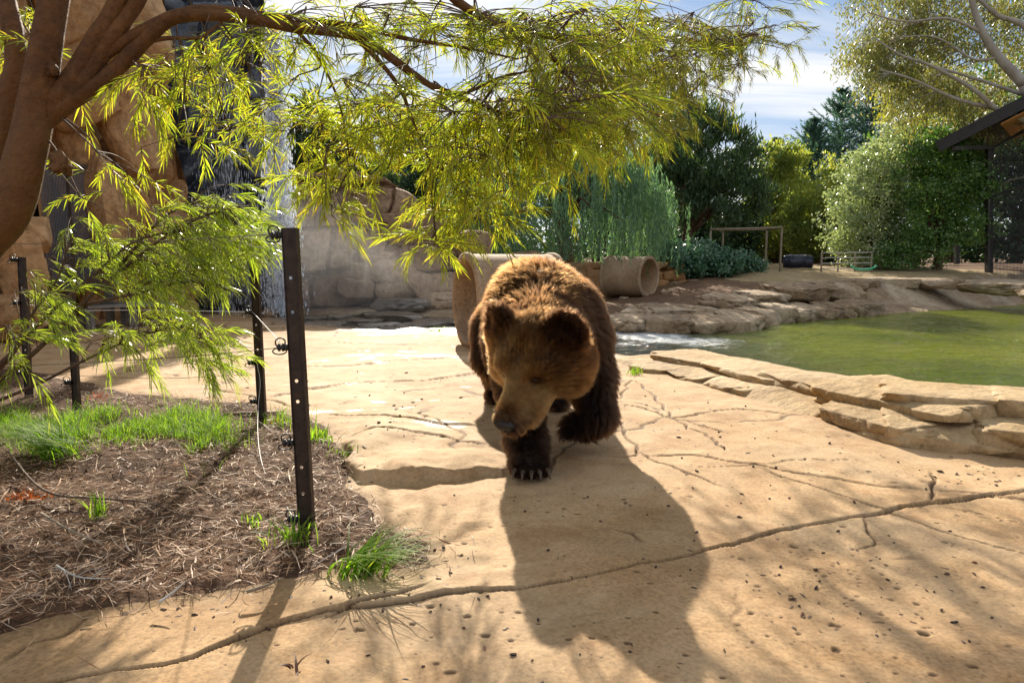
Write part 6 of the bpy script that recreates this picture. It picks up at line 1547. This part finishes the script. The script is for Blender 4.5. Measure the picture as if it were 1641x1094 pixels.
def young_shrub():
    g = np.random.default_rng(41)
    base = GR(-130, 668, 0.04); base[2] = 0.03
    o = thing('weeping_shrub', 'young shrub with narrow silvery green leaves arching over the mulch bed', 'shrub', base)
    sets = spray_set(M_LEAF_SHRUB, 500, n_leaf=24, length=0.21, leaf_len=0.085, leaf_w=0.0050, curl=0.6, spread=0.75)
    tw = MB(); spots = []
    stems = [([(-40, 640, 3.2), (60, 560, 3.25), (150, 470, 3.3), (250, 390, 3.4), (330, 345, 3.5), (400, 330, 3.6)], 0.016), ([(-20, 600, 3.1), (60, 520, 3.15), (150, 440, 3.2), (220, 385, 3.3), (300, 370, 3.4)], 0.012), ([(-30, 650, 3.3), (60, 615, 3.3), (130, 580, 3.35), (220, 540, 3.45), (300, 525, 3.5), (340, 560, 3.5)], 0.010), ([(0, 590, 3.1), (40, 520, 3.1), (90, 450, 3.15), (110, 390, 3.2)], 0.008), ([(130, 490, 3.3), (220, 470, 3.35), (320, 450, 3.45), (380, 470, 3.5)], 0.009), ([(180, 440, 3.35), (260, 350, 3.45), (330, 320, 3.55)], 0.008)]
    A = []
    for pts, r in stems:
        P = smooth_path([base] + [PT(*p) for p in pts] if pts[0][0] < 10 else [PT(*p) for p in pts], 6); tw.tube(P, np.linspace(r, 0.003, len(P)), 7); A.append(P)
    part('stems', *tw.data(), M_TWIG, o); A = np.concatenate(A); tw = MB()
    for cx, cy, rx, ry, Y, dy, n in ((200, 400, 55, 40, 3.4, 0.2, 40), (280, 370, 60, 40, 3.5, 0.25, 46), (350, 350, 50, 40, 3.6, 0.25, 46), (320, 405, 55, 36, 3.55, 0.25, 30), (235, 445, 60, 36, 3.4, 0.25, 36), (385, 385, 22, 40, 3.6, 0.2, 12), (250, 520, 70, 20, 3.45, 0.2, 30), (320, 560, 30, 34, 3.5, 0.15, 24), (200, 545, 40, 20, 3.4, 0.15, 12), (60, 480, 50, 60, 3.15, 0.2, 20), (120, 400, 30, 50, 3.25, 0.2, 16), (25, 560, 40, 40, 3.1, 0.15, 9), (400, 350, 16, 30, 3.65, 0.15, 8)):
        for i in range(n):
            p = PT(cx + g.normal(0, 0.55) * rx, cy + g.normal(0, 0.55) * ry, Y + g.normal(0, 0.6) * dy); j = np.argmin(np.linalg.norm(A - p, axis=1)); a = A[max(0, j - 2)]
            P = smooth_path([a, (a + p) / 2 + [0, 0, 0.03], p], 3); tw.tube(P, np.linspace(0.0024, 0.0014, len(P)), 4, False)
            yaw = g.normal(0.1, 0.9); spots.append((p, yaw, int(np.clip(g.normal(2.6, 1.4), 0, 5)) * 2 + int(g.integers(2)), g.uniform(0.7, 1.15)))
    part('twigs', *tw.data(), M_TWIG, o, kind='stuff')
    place_sprays(o, spots, sets, M_LEAF_SHRUB, 290)
young_shrub()

# ------------------------------------------------------------------ electric fence
M_POST = mat_plain('rusted_post_steel', (0.018, 0.013, 0.011), (0.06, 0.038, 0.028), 30, 0.5, 0.35, 0.4, 0.3, 0.002)
M_INS = mat_plain('black_insulator', (0.012, 0.011, 0.011), (0.03, 0.026, 0.024), 25, 0.45)
M_WIRE = mat_plain('fence_wire', (0.10, 0.075, 0.06), (0.22, 0.18, 0.15), 40, 0.4, 0.7)
M_WIREW = mat_plain('pale_wire', (0.45, 0.43, 0.42), (0.6, 0.58, 0.57), 40, 0.5, 0.2)
def insulator(post, c, s, wire_r=0.0028):
    """a ribbed black insulator left of a post with its wire loops"""
    c = np.array(c, float); m = MB(); Mx = np.array([[0, 0, 1.0], [0, 1, 0], [-1, 0, 0]])
    m.lathe([(0.0, -1.3 * s), (0.55 * s, -1.3 * s), (0.6 * s, -1.0 * s), (1.0 * s, -0.95 * s), (1.0 * s, -0.6 * s), (0.55 * s, -0.5 * s), (0.55 * s, -0.1 * s), (1.0 * s, 0.0), (1.0 * s, 0.35 * s), (0.6 * s, 0.45 * s), (0.6 * s, 1.2 * s), (0.0, 1.2 * s)], Mx, c, 12)
    m.box(c + [0.9 * s, 0, 0], (0.8 * s, 1.3 * s, 1.5 * s)); i = part('insulator', *m.data(), M_INS, post)
    m = MB(); a = np.linspace(0, 2 * math.pi, 14)
    lp = c + np.stack([-0.5 * s + 1.5 * s * np.cos(a) * 0.8, 0.35 * s * np.sin(2 * a), 1.0 * s + 1.3 * s * np.sin(a)], 1); m.tube(lp, wire_r, 6)
    lp = c + np.stack([-0.6 * s + 1.6 * s * np.cos(a), -0.4 * s + 0.3 * s * np.cos(a), -0.9 * s + 0.8 * s * np.sin(a)], 1); m.tube(lp, wire_r, 6)
    w = part('wire_loop', *m.data(), M_INS, i)
def picket(name, label, base, top, w, ins, holes, group, ins_s=0.016):
    """a steel picket: a punched web with a flange along one side and a shorter rib"""
    base, top = np.array(base, float), np.array(top, float); d = nrm(top - base); H_ = np.linalg.norm(top - base); x = nrm(np.array([1.0, 0.12, 0]) - d * d[0]); y = np.cross(d, x)
    o = thing(name, label, 'fence post', base, group)
    m = MB(); th = 0.004; hs = sorted(holes); zs = [-0.25]; rh = 0.0065
    def plate(z0, z1):
        c = base + d * (z0 + z1) / 2; m.box(c, (w, th, z1 - z0), np.stack([x, y, d], 1))
    hw = w * 0.5; prev = -0.25
    for hz in hs:
        plate(prev, hz - 0.012); k = 12; a = np.arange(k) * 2 * math.pi / k + math.pi / k
        hole_x = -0.12 * w
        inn = np.stack([hole_x + rh * np.cos(a), rh * np.sin(a)], 1); t = np.maximum(np.abs(np.cos(a)) / 1.0, np.abs(np.sin(a)) / 1.0)
        outr = np.stack([np.cos(a) / t, np.sin(a) / t], 1); outr = np.stack([np.where(outr[:, 0] > 0, outr[:, 0] * hw, outr[:, 0] * hw), outr[:, 1] * 0.012], 1)
        ring = []
        for dz in (-th / 2, th / 2):
            for rg_ in (inn, outr): ring.append(base + d * hz + x * rg_[:, 0:1] + d * rg_[:, 1:2] + y * dz)
        V = np.concatenate(ring); j = np.arange(k); j2 = (j + 1) % k
        m.add(V, np.concatenate([np.stack([j, j2, k + j2, k + j], 1)[:, ::-1], np.stack([2 * k + j, 2 * k + j2, 3 * k + j2, 3 * k + j], 1), np.stack([j, j2, 2 * k + j2, 2 * k + j], 1)])); prev = hz + 0.012
    plate(prev, H_); part('web', *m.data(), M_POST, o, False)
    m = MB(); c0 = base + x * (w / 2 + 0.0025) - d * 0.25 - y * 0.008; m.bar(c0, c0 + d * (H_ + 0.25 - 0.002), 0.005, 0.034); m.bar(base - x * (w / 2 + 0.002) - d * 0.25 - y * 0.004, base - x * (w / 2 + 0.002) + d * (H_ - 0.002), 0.004, 0.012)
    part('flange', *m.data(), M_POST, o, False)
    for z in ins: insulator(o, base + d * z - x * (w / 2 + 0.022) - y * 0.012, ins_s)
    return o
def fence():
    grp = 'black steel pickets of the electric fence'
    Y1 = 2.50; b = PT(493, 886, Y1); b[2] = 0.035; t = PT(464, 365, Y1); H_ = t[2] - b[2]; z_of = lambda py, Y, b_: PT(493, py, Y)[2] - b_[2]
    picket('fence_post', 'tall dark punched steel picket standing at the corner of the mulch bed', b, t, 0.050, [z_of(py, Y1, b) for py in (377, 555, 707, 828)], [z_of(py, Y1, b) for py in (445, 500, 610, 643, 748, 790, 868)], grp, 0.015)
    for px0, py0, px1, py1, Y, w, ins, lab in ((420, 662, 407, 420, 4.35, 0.045, (500, 580, 642), 'thinner steel picket behind the tall one at the edge of the pavement'), (122, 640, 110, 412, 4.6, 0.04, (545, 612), 'steel picket half hidden by the weeping shrub'), (44, 607, 34, 412, 5.2, 0.045, (416, 485, 597), 'steel picket standing against the orange cliff')):
        b = PT(px0, py0, Y); b[2] = 0.02; t = PT(px1, py1, Y)
        picket('fence_post', lab, b, t, w, [PT(px0, py, Y)[2] - b[2] for py in ins], [PT(px0, py, Y)[2] - b[2] for py in (460, 520, 560) if PT(px0, py, Y)[2] - b[2] > 0.1], grp, 0.018)
    def wire(pts, lab, r=0.0016, mt=None, sag=0.0):
        P = smooth_path([PT(*p) for p in pts], 8); m = MB(); m.tube(P, r, 5); solo('fence_wire', *m.data(), mt or M_WIRE, lab, 'wire', 'wires of the electric fence')
    wire([(446, 375, 2.49), (330, 382, 2.7), (240, 386, 2.9), (120, 389, 3.2), (-40, 392, 3.7), (-200, 394, 4.2)], 'uppermost fence wire running from the tall picket across the tree trunk')
    wire([(446, 557, 2.49), (400, 562, 2.6), (328, 569, 2.8), (240, 575, 3.0), (116, 582, 3.3), (-40, 590, 3.8), (-200, 597, 4.3)], 'fence wire at half height running from the tall picket behind the shrub')
    wire([(405, 500, 4.32), (425, 522, 3.9), (440, 538, 3.2), (448, 548, 2.5)], 'slack twisted wire hanging between the thinner picket and the tall one', 0.002, M_WIREW)
    wire([(405, 500, 4.32), (300, 498, 4.6), (200, 497, 5.0), (100, 497, 5.4), (40, 487, 5.2)], 'pale fence wire running from the thinner picket towards the cliff', 0.0022, M_WIREW)
    wire([(412, 583, 4.3), (417, 612, 4.28), (414, 650, 4.2), (413, 690, 3.9), (417, 730, 3.5), (430, 770, 3.2), (455, 805, 2.9), (468, 826, 2.5)], 'loose pale wire trailing down from the thinner picket over the mulch', 0.002, M_WIREW)
    wire([(44, 597, 5.15), (150, 603, 4.8), (260, 606, 4.5), (404, 600, 4.33)], 'lowest fence wire between the picket at the cliff and the thinner picket', 0.0018)
    g = np.random.default_rng(12)
    m = MB()
    for i in range(7):
        a = PT(448 + g.normal(0, 4), 375 + g.normal(0, 5), 2.49); e = PT(395 + g.normal(0, 14), 385 + g.normal(0, 14), 2.7); mid = (a + e) / 2 + g.normal(0, 0.02, 3); P = smooth_path([a, mid, e, e + g.normal(0, 0.03, 3)], 5); m.tube(P, 0.0008, 4, False)
    solo('wire_tangle', *m.data(), M_WIREW, 'tangle of fine loose wire ends at the top of the tall picket', 'wire', kind='stuff')
fence()

# ------------------------------------------------------------------ mulch, grass, fallen twigs, litter on the pavement
def in_bed(n, g, xr=(-4.4, 0.0), yr=(1.5, 6.6), m=0.03):
    P = np.stack([g.uniform(*xr, n), g.uniform(*yr, n)], 1); return P[sd_poly(P[:, 0], P[:, 1], BED) < m]
def soil_z(P): return np.array([zat(x, y) for x, y in P])
def mulch():
    g = np.random.default_rng(51)
    P = in_bed(90000, g, m=0.35); sde = sd_poly(P[:, 0], P[:, 1], BED); P = P[(sde < 0.0) | (g.random(len(P)) < 0.35 * np.exp(-np.maximum(sde, 0) / 0.06))]; w = 1.0 / (0.4 + np.hypot(P[:, 0], P[:, 1])**1.6); w = w / w.max(); P = P[g.random(len(P)) < w * 1.35]
    n = len(P); z = soil_z(P) + np.abs(g.normal(0, 0.014, n)) + 0.004
    a = g.uniform(0, math.pi * 2, n); pit = g.normal(0, 0.25, n); u_ = np.stack([np.cos(a) * np.cos(pit), np.sin(a) * np.cos(pit), np.sin(pit)], 1); nn = nrm(np.stack([g.normal(0, 0.5, n), g.normal(0, 0.5, n), np.ones(n)], 1)); v_ = nrm(np.cross(nn, u_)); nn = np.cross(u_, v_)
    ln = np.clip(g.lognormal(-2.85, 0.5, n), 0.015, 0.18)[:, None]; wd = np.clip(g.lognormal(-5.9, 0.45, n), 0.0014, 0.0065)[:, None]; c = np.stack([P[:, 0], P[:, 1], z], 1); bend = (g.normal(0, 0.10, n)[:, None] * ln)
    V = np.stack([c - u_ * ln / 2, c - u_ * ln * 0.1 + v_ * wd / 2 + nn * bend, c - u_ * ln * 0.1 - v_ * wd / 2 + nn * bend, c + u_ * ln * 0.25 + v_ * wd / 2.4 + nn * bend * 0.8, c + u_ * ln * 0.25 - v_ * wd / 2.4 + nn * bend * 0.8, c + u_ * ln / 2], 1).reshape(-1, 3)
    b = np.arange(n)[:, None] * 6; T = np.concatenate([b + [0, 2, 1], b + [3, 4, 5]]); Q = b + [1, 2, 4, 3]
    m, nt, out = new_mat('bark_mulch'); gI = N(nt, 'ShaderNodeNewGeometry').outputs['Random Per Island']
    col = ramp(nt, gI, [(0.0, (0.10, 0.04, 0.016)), (0.22, (0.25, 0.115, 0.05)), (0.45, (0.40, 0.23, 0.12)), (0.7, (0.52, 0.36, 0.23)), (0.92, (0.50, 0.36, 0.25)), (1.0, (0.56, 0.46, 0.38))]).outputs[0]
    p = N(nt, 'ShaderNodeBsdfPrincipled', i_Roughness=0.6); p.inputs['Specular IOR Level'].default_value = 0.25; L(nt, col, p.inputs['Base Color']); L(nt, p.outputs[0], out.inputs[0])
    o = link('bark_mulch', make_mesh('bark_mulch', V, [Q, T], m, False)); o['kind'] = 'stuff'
mulch()
M_GRASS = mat_leaf('grass_blade', [(0.09, 0.18, 0.022), (0.14, 0.26, 0.03), (0.20, 0.34, 0.04), (0.18, 0.29, 0.05), (0.32, 0.36, 0.09)], 0.6, (1.4, 1.5, 0.5), 0.55, 0.2)
def blades(c, g, hgt, wid, lean, spread=1.0, yaw0=None, segs=4):
    """curved grass blades rooted at c (n,3)"""
    n = len(c); a = g.uniform(0, 2 * math.pi, n) if yaw0 is None else g.normal(yaw0, 0.7, n); d = np.stack([np.cos(a), np.sin(a), 0 * a], 1); s = np.stack([-np.sin(a), np.cos(a), 0 * a], 1)
    tw = g.uniform(-0.8, 0.8, n)[:, None]; s = s * np.cos(tw) + d * np.sin(tw)
    h = (hgt * g.uniform(0.45, 1.15, n))[:, None]; lean_ = (np.clip(g.normal(lean, 0.3, n), 0.05, 1.6))[:, None]; t = np.linspace(0, 1, segs + 1); V = []
    for k in range(segs + 1):
        p = c + d * h * lean_ * t[k]**1.7 + np.array([0, 0, 1.0]) * h * (t[k] - 0.42 * np.minimum(lean_, 1.2) * t[k]**2.4); w = wid * (1 - t[k]**1.8) * (0.55 + 0.9 * t[k] * (1 - t[k]) * 2) + 0.0002; V += [p - s * w / 2, p + s * w / 2]
    V = np.stack(V, 1).reshape(-1, 3); b = np.arange(n)[:, None] * (2 * segs + 2)
    return V, np.concatenate([b + [2 * k, 2 * k + 1, 2 * k + 3, 2 * k + 2] for k in range(segs)])
def grass():
    g = np.random.default_rng(61)
    C = []
    for cx, cy, rx, ry, n in ((110, 692, 105, 26, 2600), (60, 700, 60, 24, 900), (240, 680, 110, 26, 1700), (330, 690, 70, 34, 1100), (300, 720, 50, 26, 420), (180, 665, 150, 14, 700), (20, 675, 60, 20, 600), (-150, 690, 150, 40, 1200)):
        pp = np.stack([cx + g.normal(0, 0.5, n) * rx, cy + g.normal(0, 0.5, n) * ry], 1); C.append(np.array([GR(a, b, 0.03) for a, b in pp]))
    C = np.concatenate(C); C = C[sd_poly(C[:, 0], C[:, 1], BED) < -0.02]; tuft = fbm2(C[:, 0] * 3.2, C[:, 1] * 3.2, 3, 5) > -0.12; C = C[tuft]; C[:, 2] = soil_z(C[:, :2])
    V, Q = blades(C, g, 0.125, 0.0045, 0.75); o = link('grass', make_mesh('grass', V, Q, M_GRASS, True)); o['kind'] = 'stuff'
    def tuft_(name, lab, cx, cy, rx, ry, n, h, w, lean, yaw0=None, cat='grass tuft'):
        pp = np.stack([cx + g.normal(0, 0.5, n) * rx, cy + g.normal(0, 0.5, n) * ry], 1); c = np.array([GR(a, b, 0.03) for a, b in pp]); c[:, 2] = soil_z(c[:, :2]); V, Q = blades(c, g, h, w, lean, yaw0=yaw0); solo(name, V, Q, M_GRASS, lab, cat)
    tuft_('grass_tuft', 'long combed over tuft of bright grass in front of the main grass patch', 95, 728, 44, 10, 380, 0.30, 0.006, 1.1, 3.5)
    tuft_('grass_tuft', 'small lone tuft of upright grass in the middle of the mulch', 157, 826, 13, 5, 42, 0.13, 0.006, 0.25)
    tuft_('grass_tuft', 'tuft of wide bladed grass around the foot of the tall steel picket', 470, 872, 34, 7, 60, 0.13, 0.008, 0.7)
    tuft_('grass_tuft', 'sprawling bright grass on the tip of the mulch bed by the pavement', 575, 912, 44, 10, 110, 0.20, 0.010, 1.15, 0.1)
    tuft_('grass_tuft', 'sparse grass at the foot of the thinner steel picket', 455, 676, 40, 10, 90, 0.16, 0.006, 0.55)
    tuft_('grass_tuft', 'leafy green weeds on the bed edge behind the tall steel picket', 512, 700, 22, 10, 60, 0.10, 0.012, 0.6)
    tuft_('grass_tuft', 'few short green sprouts on the mulch left of the tall picket', 408, 835, 16, 8, 26, 0.06, 0.008, 0.6)
    tuft_('grass_tuft', 'short grass at the far corner of the mulch bed by the sandy slab', 545, 725, 22, 8, 34, 0.07, 0.007, 0.9, 0.3)
    tuft_('grass_tuft', 'small green tuft growing between the border rocks and the pavement', 1018, 592, 12, 3, 46, 0.11, 0.010, 0.7)
    tuft_('grass_tuft', 'green weeds at the foot of the large concrete pipe', 768, 556, 9, 3, 60, 0.22, 0.02, 0.5)
    tuft_('grass_tuft', 'green grass beside the stream in front of the large pipe', 705, 527, 26, 2, 120, 0.09, 0.014, 0.6)
    tuft_('grass_tuft', 'small green weed in front of the smaller concrete pipe', 1018, 480, 8, 2, 40, 0.22, 0.03, 0.6)
    # fallen twigs on the mulch
    def twig(lab, pts, r, z0=0.06, mt=M_TWIG, side=True):
        P = []
        for px, py, dz in pts: q = GR(px, py, z0 + dz); P.append(q)
        P = smooth_path(P, 6); m = MB(); m.tube(P, np.linspace(r, r * 0.35, len(P)), 6)
        if side:
            for k in range(3, len(P) - 3, 5): d = nrm(P[k + 1] - P[k]); e = P[k] + (d * 0.8 + np.append(g.normal(0, 0.7, 2), 0.15)) * g.uniform(0.05, 0.14); m.tube([P[k], (P[k] + e) / 2 + [0, 0, 0.008], e], [r * 0.45, r * 0.35, r * 0.15], 5)
        solo('fallen_twig', *m.data(), mt, lab, 'twig')
    twig('long dark fallen twig lying across the middle of the mulch', [(10, 720, 0.02), (70, 785, 0.01), (160, 798, 0.0), (235, 805, 0.01), (300, 830, 0.0), (345, 855, 0)], 0.006)
    twig('bare twig arching out of the grass over the mulch', [(35, 748, 0), (90, 738, 0.03), (140, 722, 0.05), (190, 700, 0.02)], 0.005)
    twig('pale forked twig lying near the front of the mulch', [(90, 905, 0), (115, 920, 0), (140, 926, 0), (178, 926, 0)], 0.0035, 0.05, M_RAIL)
    twig('thin brown stick lying at an angle in the mulch', [(66, 822, 0), (105, 845, 0.01), (165, 872, 0)], 0.006, 0.055, M_POLE, False)
    twig('stick lying along the front edge of the mulch near the picket', [(395, 948, 0), (430, 936, 0.01), (452, 925, 0.0)], 0.006, 0.045, M_POLE, False)
    twig('broken pale stick poking up at the front of the mulch', [(255, 965, 0), (278, 948, 0.02), (296, 932, 0.04)], 0.005, 0.04, M_RAIL, False)
    twig('short log like stick at the bed edge behind the thinner picket', [(360, 664, 0), (400, 662, 0), (455, 660, 0)], 0.014, 0.03, M_TWIG, False)
    twig('long thin dead stem leaning over the grass patch', [(185, 735, 0.0), (240, 745, 0.02), (300, 752, 0.02), (390, 760, 0.0)], 0.003)
    # orange dead fern leaves
    mo = mat_leaf('dead_orange_leaf', [(0.36, 0.09, 0.012), (0.45, 0.14, 0.02), (0.28, 0.07, 0.015)], 0.35, (1.2, 0.9, 0.5))
    for cx, cy, n, lab in ((40, 800, 60, 'orange dead fern frond lying on the mulch'), (158, 637, 40, 'clump of orange dead leaves at the far edge of the bed'), (430, 672, 26, 'orange dead leaves at the foot of the thinner picket')):
        pp = np.stack([cx + g.normal(0, 24 if cx == 40 else 9, n), cy + g.normal(0, 4, n)], 1); c = np.array([GR(a, b, 0.03) for a, b in pp]); c[:, 2] = soil_z(c[:, :2]) + 0.012; V, Q = blades(c, g, 0.05, 0.010, 1.2); solo('dead_leaves', V, Q, mo, lab, 'dead leaves', kind='stuff')
    # leaf bits, seed pods and droppings scattered on the pavement
    ml, nt, out = new_mat('pavement_litter'); gI = N(nt, 'ShaderNodeNewGeometry').outputs['Random Per Island']
    p = N(nt, 'ShaderNodeBsdfPrincipled', i_Roughness=0.7); L(nt, ramp(nt, gI, [(0, (0.03, 0.015, 0.009)), (0.6, (0.085, 0.043, 0.022)), (0.9, (0.14, 0.075, 0.04)), (1, (0.22, 0.08, 0.04))]).outputs[0], p.inputs['Base Color']); L(nt, p.outputs[0], out.inputs[0])
    cs, cf = cube_sphere(4); cs = nrm(cs); mb = MB()
    for cx, cy, sx, sy, n in ((640, 650, 20, 35, 46), (600, 640, 120, 50, 60), (1000, 640, 60, 40, 14), (1150, 690, 160, 50, 70), (1250, 750, 200, 60, 70), (1330, 930, 130, 40, 50), (980, 800, 90, 30, 12), (1560, 760, 50, 12, 40), (900, 980, 220, 70, 40), (560, 960, 60, 22, 24), (660, 900, 50, 20, 40), (580, 780, 30, 40, 26), (330, 985, 120, 20, 24), (1480, 950, 120, 60, 34)):
        for _ in range(n):
            px, py = g.normal(cx, sx), g.normal(cy, sy)
            if not 560 < py < 1110: continue
            q = GR(px, py, 0)
            if sd_poly(q[0:1], q[1:2], POOL)[0] < 0.9: continue
            k = g.random(); r = g.uniform(0.002, 0.0062) * (0.7 + 0.14 * q[1]); d = np.array([r * g.uniform(0.8, 2.4), r * g.uniform(0.6, 1.0), r * (0.25 if k < 0.6 else 0.8)]); a = g.uniform(0, 6.3); c_, s_ = math.cos(a), math.sin(a)
            V = cs * d * (1 + 0.25 * g.normal(0, 1, (len(cs), 1))); V = V @ np.array([[c_, s_, 0], [-s_, c_, 0], [0, 0, 1]]) + [q[0], q[1], zat(q[0], q[1]) + d[2] * 0.6]; mb.add(V, cf)
    V, F = mb.data(); o = link('pavement_litter', make_mesh('pavement_litter', V, F, ml, False)); o['kind'] = 'stuff'
    # a curled dead leaf on the pavement near the viewer
    c = np.array([GR(470, 1070, 0.01), GR(474, 1073, 0.01), GR(480, 1078, 0.012), GR(476, 1082, 0.012), GR(466, 1071, 0.01)]); V, Q = blades(c, g, 0.05, 0.010, 1.3); solo('curled_leaf', V, Q, mat_leaf('curled_leaf', [(0.10, 0.05, 0.03), (0.16, 0.08, 0.05)], 0.2), 'curled brown dead leaf lying alone on the near pavement', 'dead leaf')
    # loose stones by the smaller pipe
    for i, (px, py, s, lab) in enumerate(((1000, 480, 0.22, 'small brown stone at the foot of the smaller pipe'), (1068, 470, 0.26, 'pale broken stone beside the open end of the smaller pipe'), (1072, 455, 0.2, 'little stone behind the open end of the smaller pipe'), (1082, 440, 0.3, 'stone at the edge of the ivy'), (1112, 440, 0.26, 'stone half under the ivy'))):
        q = PT(px, py, 17.6 if py > 460 else 19.4); q[2] = bank_z(q) - 0.03; V, F = rock((s * 1.3, s, s * 0.8), 600 + i, 10, 0.4, 0.15); V += q; solo('loose_stone', V, F, M_BANK, lab, 'stone')
grass()
